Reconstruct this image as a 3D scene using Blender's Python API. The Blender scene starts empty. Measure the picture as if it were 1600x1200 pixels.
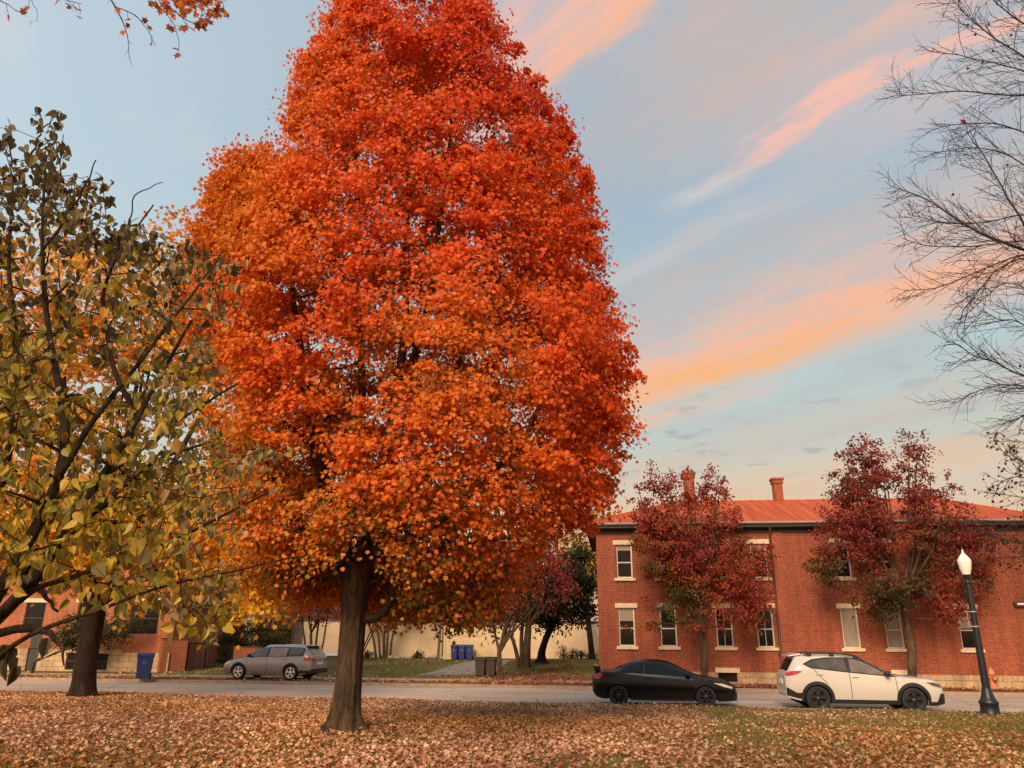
import bpy, math, random
import numpy as np
from mathutils import Matrix, Vector

rng = np.random.default_rng(7)
random.seed(7)
PI = math.pi
scene = bpy.context.scene
COL = scene.collection

# ------------------------------------------------------------------ camera
FPX = 1190.0
TH = math.atan(388 / FPX)
RO = math.radians(0.4)
CAM = np.array([0.0, 0.0, 2.15])
FW = np.array([0, math.cos(TH), math.sin(TH)])
U0 = np.array([0, -math.sin(TH), math.cos(TH)])
R0 = np.array([1.0, 0, 0])
RT = math.cos(RO) * R0 + math.sin(RO) * U0
UP = math.cos(RO) * U0 - math.sin(RO) * R0


def ray(x, y):
    return FW + (x - 800) / FPX * RT - (y - 600) / FPX * UP


def P(x, y, D):
    d = ray(x, y)
    return CAM + d * D / d[1]


def G(x, y, z):
    d = ray(x, y)
    return CAM + d * (z - CAM[2]) / d[2]


def proj(p):
    v = np.asarray(p) - CAM
    zc = v @ FW
    return 800 + FPX * (v @ RT) / zc, 600 - FPX * (v @ UP) / zc


cam = bpy.data.cameras.new('camera')
camo = bpy.data.objects.new('camera', cam)
COL.objects.link(camo)
cam.sensor_width = 36
cam.lens = FPX / 1600 * 36
cam.clip_end = 2000
cam.clip_start = 0.1
m = Matrix.Identity(4)
for i in range(3):
    m[i][0] = RT[i]
    m[i][1] = UP[i]
    m[i][2] = -FW[i]
    m[i][3] = CAM[i]
camo.matrix_world = m
scene.camera = camo


# ------------------------------------------------------------------ helpers
def lin(r, g, b):
    f = lambda c: (c / 255 / 12.92) if c / 255 <= 0.04045 else ((c / 255 + 0.055) / 1.055) ** 2.4
    return (f(r), f(g), f(b), 1)


def tag(o, label=None, cat=None, group=None, kind=None):
    if label: o['label'] = label
    if cat: o['category'] = cat
    if group: o['group'] = group
    if kind: o['kind'] = kind
    return o


def empty(name, loc, rz=0, label=None, cat=None, group=None, parent=None):
    o = bpy.data.objects.new(name, None)
    COL.objects.link(o)
    o.location = tuple(float(c) for c in loc)
    o.rotation_euler = (0, 0, rz)
    o.empty_display_size = 0.2
    if parent: o.parent = parent
    return tag(o, label, cat, group)


def link_mesh(name, me, mat, parent=None, loc=None):
    o = bpy.data.objects.new(name, me)
    COL.objects.link(o)
    if mat is not None:
        for mm in (mat if isinstance(mat, (list, tuple)) else [mat]):
            me.materials.append(mm)
    if parent is not None: o.parent = parent
    if loc is not None: o.location = tuple(float(c) for c in loc)
    return o


class MB:
    def __init__(s):
        s.v = []; s.f = []; s.sm = []

    def add(s, verts, faces, smooth=False):
        b = len(s.v)
        s.v.extend([tuple(float(c) for c in p) for p in verts])
        s.f.extend([tuple(i + b for i in f) for f in faces])
        s.sm.extend([smooth] * len(faces))
        return s

    def box(s, c, d, rz=0, taper=1.0):
        x, y, z = d[0] / 2, d[1] / 2, d[2] / 2
        vs = []
        for sz in (-1, 1):
            t = taper if sz > 0 else 1
            for sx, sy in ((-1, -1), (1, -1), (1, 1), (-1, 1)):
                px, py = sx * x * t, sy * y * t
                vs.append((c[0] + px * math.cos(rz) - py * math.sin(rz), c[1] + px * math.sin(rz) + py * math.cos(rz), c[2] + sz * z))
        return s.add(vs, [(0, 3, 2, 1), (4, 5, 6, 7), (0, 1, 5, 4), (1, 2, 6, 5), (2, 3, 7, 6), (3, 0, 4, 7)])

    def b2(s, x0, x1, y0, y1, z0, z1):
        return s.box(((x0 + x1) / 2, (y0 + y1) / 2, (z0 + z1) / 2), (abs(x1 - x0), abs(y1 - y0), abs(z1 - z0)))

    def tube(s, pts, rad, n=8, cap=True, lobes=None):
        pts = [np.array(p, float) for p in pts]
        k = len(pts)
        vs = []
        ref = None
        for i in range(k):
            t = pts[min(i + 1, k - 1)] - pts[max(i - 1, 0)]
            t = t / (np.linalg.norm(t) + 1e-9)
            if ref is None:
                a = np.array([1.0, 0, 0]) if abs(t[0]) < 0.8 else np.array([0, 1.0, 0])
                ref = np.cross(np.cross(t, a), t)
            ref = ref - t * (ref @ t)
            ref /= np.linalg.norm(ref) + 1e-9
            bi = np.cross(t, ref)
            for j in range(n):
                a = 2 * PI * j / n
                r = rad[i] * (lobes(i, a) if lobes else 1)
                vs.append(pts[i] + r * (math.cos(a) * ref + math.sin(a) * bi))
        fs = [(i * n + j, i * n + (j + 1) % n, (i + 1) * n + (j + 1) % n, (i + 1) * n + j) for i in range(k - 1) for j in range(n)]
        s.add(vs, fs, True)
        if cap:
            s.add([vs[j] for j in range(n)], [tuple(range(n))[::-1]])
            s.add([vs[(k - 1) * n + j] for j in range(n)], [tuple(range(n))])
        return s

    def lathe(s, prof, c=(0, 0, 0), n=20, axis='z', cap=True):
        vs = []
        for r, h in prof:
            for j in range(n):
                a = 2 * PI * j / n
                p = (r * math.cos(a), r * math.sin(a), h)
                if axis == 'y': p = (p[0], p[2], p[1])
                if axis == 'x': p = (p[2], p[0], p[1])
                vs.append((p[0] + c[0], p[1] + c[1], p[2] + c[2]))
        k = len(prof)
        s.add(vs, [(i * n + j, i * n + (j + 1) % n, (i + 1) * n + (j + 1) % n, (i + 1) * n + j) for i in range(k - 1) for j in range(n)], True)
        if cap:
            s.add(vs[:n], [tuple(range(n))[::-1]]); s.add(vs[-n:], [tuple(range(n))])
        return s

    def prism(s, poly, y0, y1, axis='y'):
        # poly in (x,z), extruded along y
        n = len(poly)
        if axis == 'y':
            vs = [(p[0], y0, p[1]) for p in poly] + [(p[0], y1, p[1]) for p in poly]
        else:
            vs = [(p[0], p[1], y0) for p in poly] + [(p[0], p[1], y1) for p in poly]
        fs = [tuple(range(n)), tuple(range(2 * n - 1, n - 1, -1))] + [(i, n + i, n + (i + 1) % n, (i + 1) % n) for i in range(n)]
        return s.add(vs, fs)

    def grid(s, A, smooth=True):
        A = np.asarray(A, float)
        r, c = A.shape[:2]
        s.add(A.reshape(-1, 3), [(i * c + j, i * c + j + 1, (i + 1) * c + j + 1, (i + 1) * c + j) for i in range(r - 1) for j in range(c - 1)], smooth)
        return s

    def build(s, name, mat, parent=None, loc=None, bevel=0):
        me = bpy.data.meshes.new(name)
        me.from_pydata(s.v, [], s.f)
        me.polygons.foreach_set('use_smooth', s.sm)
        me.update()
        o = link_mesh(name, me, mat, parent, loc)
        if bevel:
            md = o.modifiers.new('bevel', 'BEVEL'); md.width = bevel; md.segments = 2; md.limit_method = 'ANGLE'
        return o


def np_mesh(name, V, Fc, mat, parent=None, tint=None, smooth=False, loc=None):
    """V (n,3); Fc: (m,k) equal-size faces, or list of such arrays."""
    if not isinstance(Fc, list): Fc = [Fc]
    me = bpy.data.meshes.new(name)
    me.vertices.add(len(V))
    me.vertices.foreach_set('co', np.ascontiguousarray(V, dtype=np.float32).ravel())
    nl = sum(f.size for f in Fc); nf = sum(len(f) for f in Fc)
    me.loops.add(nl)
    me.loops.foreach_set('vertex_index', np.concatenate([f.ravel() for f in Fc]).astype(np.int32))
    me.polygons.add(nf)
    tot = np.concatenate([np.full(len(f), f.shape[1]) for f in Fc])
    st = np.concatenate([[0], np.cumsum(tot)[:-1]])
    me.polygons.foreach_set('loop_start', st.astype(np.int32))
    me.polygons.foreach_set('use_smooth', np.full(nf, smooth))
    if tint is not None:
        at = me.attributes.new('tint', 'FLOAT_COLOR', 'POINT')
        c = np.ones((len(V), 4), np.float32); c[:, :3] = tint
        at.data.foreach_set('color', c.ravel())
    me.update(calc_edges=True)
    me.validate()
    return link_mesh(name, me, mat, parent, loc)


def smooth_noise(seed, n=10, scale=1.0):
    r = np.random.default_rng(seed)
    k = r.normal(size=(n, 3)); k /= np.linalg.norm(k, axis=1)[:, None]
    k *= (0.6 + 1.2 * r.random((n, 1))) / scale
    ph = r.random(n) * 2 * PI

    def f(p):
        p = np.asarray(p)
        return np.sin(p @ k.T + ph).sum(-1) / math.sqrt(n / 2)      # about N(0,1)
    return f


def unit(a):
    return a / (np.linalg.norm(a, axis=-1, keepdims=True) + 1e-9)


# ------------------------------------------------------------------ materials
def node_mat(name):
    m = bpy.data.materials.new(name)
    m.use_nodes = True
    nt = m.node_tree
    b = nt.nodes['Principled BSDF']
    return m, nt, b


def N(nt, t, **kw):
    n = nt.nodes.new(t)
    for k, v in kw.items():
        if k.startswith('i_'):
            n.inputs[k[2:].replace('_', ' ')].default_value = v
        else:
            setattr(n, k, v)
    return n


def ramp(nt, stops):
    n = nt.nodes.new('ShaderNodeValToRGB')
    cr = n.color_ramp
    while len(cr.elements) > 1: cr.elements.remove(cr.elements[-1])
    cr.elements[0].position = stops[0][0]; cr.elements[0].color = stops[0][1]
    for p, c in stops[1:]:
        e = cr.elements.new(p); e.color = c
    return n


def simple(name, c, rough=0.5, metal=0.0, var=0.0, scale=8.0, bump=0.0, bscale=40.0, coat=0.0, spec=0.5, stretch=(1, 1, 1)):
    m, nt, b = node_mat(name)
    b.inputs['Roughness'].default_value = rough
    b.inputs['Metallic'].default_value = metal
    b.inputs['Coat Weight'].default_value = coat
    b.inputs['Coat Roughness'].default_value = 0.05
    b.inputs['Specular IOR Level'].default_value = spec
    c = tuple(c[:3]) + (1,)
    tc = N(nt, 'ShaderNodeTexCoord')
    mp = N(nt, 'ShaderNodeMapping'); mp.inputs['Scale'].default_value = stretch
    nt.links.new(tc.outputs['Object'], mp.inputs['Vector'])
    if var > 0:
        no = N(nt, 'ShaderNodeTexNoise', i_Scale=scale, i_Detail=6.0, i_Roughness=0.6)
        nt.links.new(mp.outputs[0], no.inputs['Vector'])
        lo = tuple(x * (1 - var) for x in c[:3]) + (1,); hi = tuple(min(1, x * (1 + var)) for x in c[:3]) + (1,)
        rp = ramp(nt, [(0.3, lo), (0.7, hi)])
        nt.links.new(no.outputs['Fac'], rp.inputs[0]); nt.links.new(rp.outputs[0], b.inputs['Base Color'])
    else:
        b.inputs['Base Color'].default_value = c
    if bump > 0:
        n2 = N(nt, 'ShaderNodeTexNoise', i_Scale=bscale, i_Detail=5.0)
        nt.links.new(mp.outputs[0], n2.inputs['Vector'])
        bp = N(nt, 'ShaderNodeBump', i_Strength=bump, i_Distance=0.02)
        nt.links.new(n2.outputs['Fac'], bp.inputs['Height']); nt.links.new(bp.outputs[0], b.inputs['Normal'])
    return m


def brick_mat(name, c1, c2, mortar, bw=0.21, bh=0.068, ms=0.012, var=0.35):
    m, nt, b = node_mat(name)
    b.inputs['Roughness'].default_value = 0.85
    b.inputs['Specular IOR Level'].default_value = 0.25
    tc = N(nt, 'ShaderNodeTexCoord')
    sp = N(nt, 'ShaderNodeSeparateXYZ'); nt.links.new(tc.outputs['Object'], sp.inputs[0])
    ad = N(nt, 'ShaderNodeMath', operation='ADD'); nt.links.new(sp.outputs[0], ad.inputs[0]); nt.links.new(sp.outputs[1], ad.inputs[1])
    cb = N(nt, 'ShaderNodeCombineXYZ'); nt.links.new(ad.outputs[0], cb.inputs[0]); nt.links.new(sp.outputs[2], cb.inputs[1])
    br = N(nt, 'ShaderNodeTexBrick', i_Scale=1.0, i_Mortar_Size=ms, i_Mortar_Smooth=0.4, i_Brick_Width=bw, i_Row_Height=bh)
    br.inputs['Color1'].default_value = c1; br.inputs['Color2'].default_value = c2; br.inputs['Mortar'].default_value = mortar
    br.inputs['Bias'].default_value = 0.0
    nt.links.new(cb.outputs[0], br.inputs['Vector'])
    no = N(nt, 'ShaderNodeTexNoise', i_Scale=0.45, i_Detail=8.0, i_Roughness=0.65); nt.links.new(cb.outputs[0], no.inputs['Vector'])
    n3 = N(nt, 'ShaderNodeTexNoise', i_Scale=9.0, i_Detail=3.0); nt.links.new(cb.outputs[0], n3.inputs['Vector'])
    rp = ramp(nt, [(0.25, (1 - var,) * 3 + (1,)), (0.75, (1 + var,) * 3 + (1,))]); nt.links.new(no.outputs['Fac'], rp.inputs[0])
    r3 = ramp(nt, [(0.3, (0.8,) * 3 + (1,)), (0.7, (1.2,) * 3 + (1,))]); nt.links.new(n3.outputs['Fac'], r3.inputs[0])
    mx = N(nt, 'ShaderNodeMix', data_type='RGBA', blend_type='MULTIPLY'); mx.inputs[0].default_value = 1
    nt.links.new(br.outputs['Color'], mx.inputs[6]); nt.links.new(rp.outputs[0], mx.inputs[7])
    mpv = N(nt, 'ShaderNodeMapping'); mpv.inputs['Scale'].default_value = (1.6, 0.16, 1); nt.links.new(cb.outputs[0], mpv.inputs[0])
    n4 = N(nt, 'ShaderNodeTexNoise', i_Scale=1.0, i_Detail=7.0, i_Roughness=0.7); nt.links.new(mpv.outputs[0], n4.inputs['Vector'])
    r4 = ramp(nt, [(0.32, (0.68, 0.66, 0.66, 1)), (0.5, (1, 1, 1, 1)), (0.72, (1.22, 1.25, 1.25, 1))]); nt.links.new(n4.outputs['Fac'], r4.inputs[0])
    m4 = N(nt, 'ShaderNodeMix', data_type='RGBA', blend_type='MULTIPLY'); m4.inputs[0].default_value = 1
    nt.links.new(mx.outputs[2], m4.inputs[6]); nt.links.new(r4.outputs[0], m4.inputs[7]); mx = m4
    m2 = N(nt, 'ShaderNodeMix', data_type='RGBA', blend_type='MULTIPLY'); m2.inputs[0].default_value = 1
    nt.links.new(mx.outputs[2], m2.inputs[6]); nt.links.new(r3.outputs[0], m2.inputs[7])
    nt.links.new(m2.outputs[2], b.inputs['Base Color'])
    bp = N(nt, 'ShaderNodeBump', i_Strength=0.5, i_Distance=0.01, invert=True)
    nt.links.new(br.outputs['Fac'], bp.inputs['Height']); nt.links.new(bp.outputs[0], b.inputs['Normal'])
    return m


def leaf_mat(name, trans=0.4, rough=0.55, spec=0.35):
    m, nt, b = node_mat(name)
    at = N(nt, 'ShaderNodeAttribute', attribute_name='tint')
    b.inputs['Roughness'].default_value = rough
    b.inputs['Specular IOR Level'].default_value = spec
    nt.links.new(at.outputs['Color'], b.inputs['Base Color'])
    tr = N(nt, 'ShaderNodeBsdfTranslucent'); nt.links.new(at.outputs['Color'], tr.inputs['Color'])
    mx = N(nt, 'ShaderNodeMixShader'); mx.inputs[0].default_value = trans
    nt.links.new(b.outputs[0], mx.inputs[1]); nt.links.new(tr.outputs[0], mx.inputs[2])
    nt.links.new(mx.outputs[0], nt.nodes['Material Output'].inputs['Surface'])
    return m


def bark_mat(name, c, dark=0.35, sc=6.0):
    m, nt, b = node_mat(name)
    b.inputs['Roughness'].default_value = 0.9; b.inputs['Specular IOR Level'].default_value = 0.2
    tc = N(nt, 'ShaderNodeTexCoord')
    mp = N(nt, 'ShaderNodeMapping'); mp.inputs['Scale'].default_value = (1, 1, 0.12)
    nt.links.new(tc.outputs['Object'], mp.inputs[0])
    no = N(nt, 'ShaderNodeTexNoise', i_Scale=sc * 2.6, i_Detail=7.0, i_Roughness=0.7, i_Distortion=0.6); nt.links.new(mp.outputs[0], no.inputs['Vector'])
    n2 = N(nt, 'ShaderNodeTexNoise', i_Scale=2.0, i_Detail=4.0); nt.links.new(tc.outputs['Object'], n2.inputs['Vector'])
    rp = ramp(nt, [(0.36, tuple(x * dark for x in c[:3]) + (1,)), (0.52, tuple(c[:3]) + (1,)), (0.7, tuple(min(1, x * 1.5) for x in c[:3]) + (1,))])
    nt.links.new(no.outputs['Fac'], rp.inputs[0])
    r2 = ramp(nt, [(0.3, (0.65, 0.62, 0.6, 1)), (0.7, (1.25, 1.25, 1.15, 1))]); nt.links.new(n2.outputs['Fac'], r2.inputs[0])
    mx = N(nt, 'ShaderNodeMix', data_type='RGBA', blend_type='MULTIPLY'); mx.inputs[0].default_value = 1
    nt.links.new(rp.outputs[0], mx.inputs[6]); nt.links.new(r2.outputs[0], mx.inputs[7])
    nt.links.new(mx.outputs[2], b.inputs['Base Color'])
    bp = N(nt, 'ShaderNodeBump', i_Strength=0.9, i_Distance=0.04)
    nt.links.new(no.outputs['Fac'], bp.inputs['Height']); nt.links.new(bp.outputs[0], b.inputs['Normal'])
    return m


M = {}
M['brick'] = brick_mat('red_brick', (0.36, 0.062, 0.024, 1), (0.27, 0.045, 0.02, 1), (0.30, 0.15, 0.09, 1), var=0.22)
M['brick_old'] = brick_mat('orange_brick', (0.42, 0.10, 0.035, 1), (0.33, 0.075, 0.028, 1), (0.38, 0.2, 0.11, 1), var=0.25)
M['brick_dark'] = brick_mat('brown_brick', (0.26, 0.085, 0.04, 1), (0.19, 0.06, 0.03, 1), (0.28, 0.17, 0.1, 1), var=0.3)
M['ashlar'] = brick_mat('tan_stone_blocks', (0.52, 0.36, 0.2, 1), (0.42, 0.27, 0.15, 1), (0.25, 0.17, 0.1, 1), bw=0.62, bh=0.27, ms=0.014, var=0.35)
M['limestone'] = simple('limestone', (0.72, 0.55, 0.34), 0.8, var=0.15, scale=5, bump=0.2)
M['white_wood'] = simple('painted_sash', (0.72, 0.64, 0.52), 0.5, var=0.08, scale=9)
M['dark_glass'] = simple('window_glass', (0.018, 0.013, 0.011), 0.05, spec=0.3, var=0.5, scale=1.5)
M['curtain'] = simple('net_curtain', (0.34, 0.27, 0.2), 0.9, var=0.3, scale=10, stretch=(3, 1, 0.2))
M['fascia'] = simple('brown_fascia', (0.05, 0.03, 0.025), 0.6, var=0.2)
M['gutter'] = simple('pale_gutter', (0.36, 0.29, 0.26), 0.45, var=0.15)
M['downpipe'] = simple('brown_pipe', (0.11, 0.045, 0.03), 0.5)
M['cream'] = simple('cream_stucco', (0.74, 0.54, 0.33), 0.9, var=0.13, scale=1.2, bump=0.15, bscale=30)
M['cream_pale'] = simple('pale_boards', (0.78, 0.58, 0.32), 0.7, var=0.1, scale=3)
M['coping'] = simple('coping', (0.16, 0.075, 0.05), 0.8, var=0.2)
M['asphalt_plain'] = simple('asphalt', (0.47, 0.35, 0.26), 0.95, var=0.14, scale=1.1, bump=0.2, bscale=120, stretch=(0.4, 1, 1), spec=0.05)
M['asphalt_dark'] = simple('drive_asphalt', (0.25, 0.205, 0.165), 0.9, var=0.2, scale=1.5, bump=0.25, bscale=100)
M['paving'] = simple('pavement_concrete', (0.46, 0.29, 0.2), 0.9, var=0.2, scale=1.4, bump=0.2)
M['kerb'] = simple('kerb_stone', (0.36, 0.24, 0.16), 0.9, var=0.3, scale=3)
M['line'] = simple('road_line', (0.62, 0.52, 0.42), 0.8, var=0.25, scale=5)
M['black_metal'] = simple('black_paint', (0.012, 0.014, 0.016), 0.42, var=0.2)
M['globe'] = simple('opal_glass', (0.9, 0.84, 0.72), 0.25, var=0.04)
M['blue_bin'] = simple('blue_plastic', (0.018, 0.035, 0.16), 0.5, var=0.15)
M['dark_bin'] = simple('dark_plastic', (0.045, 0.032, 0.024), 0.55, var=0.2)
M['white_print'] = simple('white_print', (0.5, 0.5, 0.55), 0.6)
M['rubber'] = simple('rubber', (0.014, 0.014, 0.014), 0.75, var=0.2)
M['underbody'] = simple('underbody', (0.008, 0.008, 0.008), 0.9)
M['cladding'] = simple('black_trim', (0.016, 0.015, 0.015), 0.55)
M['car_glass'] = simple('car_glass', (0.01, 0.009, 0.009), 0.05, spec=0.4)
M['car_glass_pale'] = simple('pale_car_glass', (0.2, 0.15, 0.11), 0.08, spec=0.8, var=0.5, scale=2.2)
M['seat_glass'] = simple('grey_car_glass', (0.075, 0.06, 0.05), 0.08, spec=0.8, var=0.5, scale=2.5)
M['paint_black'] = simple('black_car_paint', (0.004, 0.004, 0.0045), 0.22, coat=0.0, spec=0.45)
M['paint_white'] = simple('pearl_white_paint', (0.64, 0.56, 0.47), 0.3, coat=0.6)
M['paint_grey'] = simple('grey_car_paint', (0.33, 0.29, 0.275), 0.3, metal=0.5, coat=0.8)
M['alloy'] = simple('silver_alloy', (0.8, 0.76, 0.7), 0.3, metal=0.6)
M['alloy_dark'] = simple('dark_alloy', (0.055, 0.052, 0.05), 0.35, metal=0.6)
M['chrome'] = simple('chrome', (0.8, 0.75, 0.7), 0.15, metal=0.9)
M['red_lamp'] = simple('red_lamp', (0.5, 0.015, 0.03), 0.2, coat=0.6)
M['clear_lamp'] = simple('headlamp', (0.72, 0.62, 0.46), 0.15, coat=0.7)
M['dark_lamp'] = simple('dark_headlamp', (0.10, 0.075, 0.06), 0.15, coat=0.7, var=0.6, scale=12)
M['plate'] = simple('number_plate', (0.8, 0.76, 0.74), 0.5)
M['hydrant'] = simple('hydrant_paint', (0.55, 0.19, 0.09), 0.6, var=0.25)
M['grey_wood'] = simple('weathered_post', (0.16, 0.10, 0.065), 0.9, var=0.35, stretch=(3, 3, 0.3))
M['cabinet'] = simple('olive_cabinet', (0.13, 0.11, 0.065), 0.7, var=0.25)
M['pale_lid'] = simple('pale_lid', (0.8, 0.72, 0.64), 0.6)
M['iron'] = simple('wrought_iron', (0.012, 0.011, 0.01), 0.6)
M['door_grey'] = simple('grey_door', (0.05, 0.042, 0.036), 0.6, var=0.2)
M['house_grey'] = simple('grey_siding', (0.22, 0.18, 0.15), 0.8, var=0.15, stretch=(1, 1, 8))
M['stone_low'] = simple('garden_stone', (0.4, 0.3, 0.22), 0.9, var=0.4, scale=6, bump=0.5, bscale=12)
M['leaf'] = leaf_mat('leaf', 0.42)
M['leaf_big'] = leaf_mat('broad_leaf', 0.3, 0.5, 0.3)
M['litter'] = leaf_mat('dry_leaf', 0.12, 0.8, 0.2)
M['grass'] = leaf_mat('grass_blade', 0.3, 0.7, 0.2)
M['bark'] = bark_mat('maple_bark', (0.088, 0.053, 0.032), dark=0.16, sc=8.5)
M['bark_dark'] = bark_mat('dark_bark', (0.034, 0.018, 0.012), dark=0.4)
M['bark_pear'] = bark_mat('pear_bark', (0.105, 0.064, 0.042))
M['bark_twig'] = simple('twig_bark', (0.035, 0.022, 0.017), 0.9, var=0.3)
M['bark_redbud'] = bark_mat('redbud_bark', (0.065, 0.036, 0.022), sc=14)


def metal_roof_mat():
    m, nt, b = node_mat('red_metal_roof')
    b.inputs['Roughness'].default_value = 0.65; b.inputs['Specular IOR Level'].default_value = 0.2
    tc = N(nt, 'ShaderNodeTexCoord')
    wv = N(nt, 'ShaderNodeTexWave', wave_type='BANDS', bands_direction='X', wave_profile='SAW', i_Scale=0.72, i_Distortion=0.0)
    nt.links.new(tc.outputs['Object'], wv.inputs['Vector'])
    st = ramp(nt, [(0.0, (0, 0, 0, 1)), (0.9, (0, 0, 0, 1)), (0.95, (1, 1, 1, 1)), (1.0, (0, 0, 0, 1))]); nt.links.new(wv.outputs['Fac'], st.inputs[0])
    mp = N(nt, 'ShaderNodeMapping'); mp.inputs['Scale'].default_value = (3.5, 0.25, 0.25); nt.links.new(tc.outputs['Object'], mp.inputs[0])
    no = N(nt, 'ShaderNodeTexNoise', i_Scale=1.0, i_Detail=6.0, i_Roughness=0.7); nt.links.new(mp.outputs[0], no.inputs['Vector'])
    rp = ramp(nt, [(0.3, (0.34, 0.055, 0.016, 1)), (0.5, (0.50, 0.085, 0.024, 1)), (0.75, (0.60, 0.15, 0.05, 1))]); nt.links.new(no.outputs['Fac'], rp.inputs[0])
    mx = N(nt, 'ShaderNodeMix', data_type='RGBA', blend_type='MIX')
    nt.links.new(st.outputs[0], mx.inputs[0]); nt.links.new(rp.outputs[0], mx.inputs[6]); mx.inputs[7].default_value = (0.3, 0.05, 0.03, 1)
    nt.links.new(mx.outputs[2], b.inputs['Base Color'])
    bp = N(nt, 'ShaderNodeBump', i_Strength=0.6, i_Distance=0.03); nt.links.new(st.outputs[0], bp.inputs['Height']); nt.links.new(bp.outputs[0], b.inputs['Normal'])
    return m


M['roof'] = metal_roof_mat()


def road_mat():
    m, nt, b = node_mat('worn_asphalt')
    b.inputs['Roughness'].default_value = 0.95; b.inputs['Specular IOR Level'].default_value = 0.06
    tc = N(nt, 'ShaderNodeTexCoord')
    mp = N(nt, 'ShaderNodeMapping'); mp.inputs['Scale'].default_value = (0.16, 0.9, 1); mp.inputs['Rotation'].default_value = (0, 0, 0.14); nt.links.new(tc.outputs['Object'], mp.inputs[0])
    n1 = N(nt, 'ShaderNodeTexNoise', i_Scale=1.0, i_Detail=6.0, i_Roughness=0.65); nt.links.new(mp.outputs[0], n1.inputs['Vector'])
    rp = ramp(nt, [(0.3, (0.36, 0.26, 0.195, 1)), (0.5, (0.50, 0.37, 0.285, 1)), (0.72, (0.60, 0.46, 0.36, 1))]); nt.links.new(n1.outputs['Fac'], rp.inputs[0])
    n2 = N(nt, 'ShaderNodeTexNoise', i_Scale=2.0, i_Detail=6.0); nt.links.new(tc.outputs['Object'], n2.inputs['Vector'])
    av = N(nt, 'ShaderNodeMix', data_type='RGBA'); av.inputs[0].default_value = 0.35
    nt.links.new(tc.outputs['Object'], av.inputs[6]); nt.links.new(n2.outputs['Color'], av.inputs[7])
    vo = N(nt, 'ShaderNodeTexVoronoi', feature='DISTANCE_TO_EDGE', i_Scale=0.42); nt.links.new(av.outputs[2], vo.inputs['Vector'])
    cr = ramp(nt, [(0.0, (0.45, 0.42, 0.4, 1)), (0.012, (1, 1, 1, 1))]); nt.links.new(vo.outputs['Distance'], cr.inputs[0])
    mx = N(nt, 'ShaderNodeMix', data_type='RGBA', blend_type='MULTIPLY'); mx.inputs[0].default_value = 0.8
    nt.links.new(rp.outputs[0], mx.inputs[6]); nt.links.new(cr.outputs[0], mx.inputs[7]); nt.links.new(mx.outputs[2], b.inputs['Base Color'])
    n3 = N(nt, 'ShaderNodeTexNoise', i_Scale=90.0, i_Detail=3.0); nt.links.new(tc.outputs['Object'], n3.inputs['Vector'])
    bp = N(nt, 'ShaderNodeBump', i_Strength=0.25, i_Distance=0.01); nt.links.new(n3.outputs['Fac'], bp.inputs['Height']); nt.links.new(bp.outputs[0], b.inputs['Normal'])
    return m


M['asphalt'] = road_mat()


def lawn_mat(name, stops, sc=0.5, fine=9.0):
    m, nt, b = node_mat(name)
    b.inputs['Roughness'].default_value = 0.95; b.inputs['Specular IOR Level'].default_value = 0.1
    tc = N(nt, 'ShaderNodeTexCoord')
    n1 = N(nt, 'ShaderNodeTexNoise', i_Scale=sc, i_Detail=4.0); n2 = N(nt, 'ShaderNodeTexNoise', i_Scale=fine, i_Detail=8.0, i_Roughness=0.75)
    for n in (n1, n2): nt.links.new(tc.outputs['Object'], n.inputs['Vector'])
    av = N(nt, 'ShaderNodeMix', data_type='FLOAT'); av.inputs[0].default_value = 0.55
    nt.links.new(n1.outputs['Fac'], av.inputs[2]); nt.links.new(n2.outputs['Fac'], av.inputs[3])
    rp = ramp(nt, stops); nt.links.new(av.outputs[0], rp.inputs[0]); nt.links.new(rp.outputs[0], b.inputs['Base Color'])
    bp = N(nt, 'ShaderNodeBump', i_Strength=0.7, i_Distance=0.03); nt.links.new(n2.outputs['Fac'], bp.inputs['Height']); nt.links.new(bp.outputs[0], b.inputs['Normal'])
    return m


M['lawn'] = lawn_mat('lawn_soil', [(0.35, (0.10, 0.065, 0.018, 1)), (0.5, (0.16, 0.115, 0.032, 1)), (0.65, (0.22, 0.17, 0.05, 1))])
M['yard'] = lawn_mat('yard_grass', [(0.35, (0.10, 0.075, 0.025, 1)), (0.5, (0.16, 0.13, 0.04, 1)), (0.65, (0.25, 0.2, 0.07, 1))])
M['verge'] = lawn_mat('verge_litter', [(0.35, (0.11, 0.04, 0.018, 1)), (0.5, (0.19, 0.075, 0.03, 1)), (0.65, (0.27, 0.13, 0.06, 1))])
M['ground'] = lawn_mat('far_ground', [(0.35, (0.08, 0.055, 0.02, 1)), (0.65, (0.16, 0.12, 0.05, 1))])

# ------------------------------------------------------------------ terrain
NEAR = lambda x: 25.18 - 0.16 * x       # near kerb line y(x)
FAR = lambda x: 33.30 - 0.13 * x        # far kerb line
FACADE = lambda x: 35.52 - 0.128 * x
ln = smooth_noise(3, 12, 1.2)


def lawn_z(x, y):
    q = np.clip((NEAR(x) - y) / 12.0, 0, 1.4)
    t = np.clip(q, 0, 1)
    z = 0.12 + 0.38 * (t * t * (3 - 2 * t)) + 0.02 * np.clip(q - 1, 0, 1)
    p = np.stack([np.asarray(x, float), np.asarray(y, float), np.zeros_like(np.asarray(x, float))], -1)
    return z + 0.014 * ln(p)


def yard_z(x, y):
    q = (y - FAR(x))
    t = np.clip((q - 3.0) / 11.0, 0, 1)
    return 0.13 + 0.42 * t * t * (3 - 2 * t)


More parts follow.
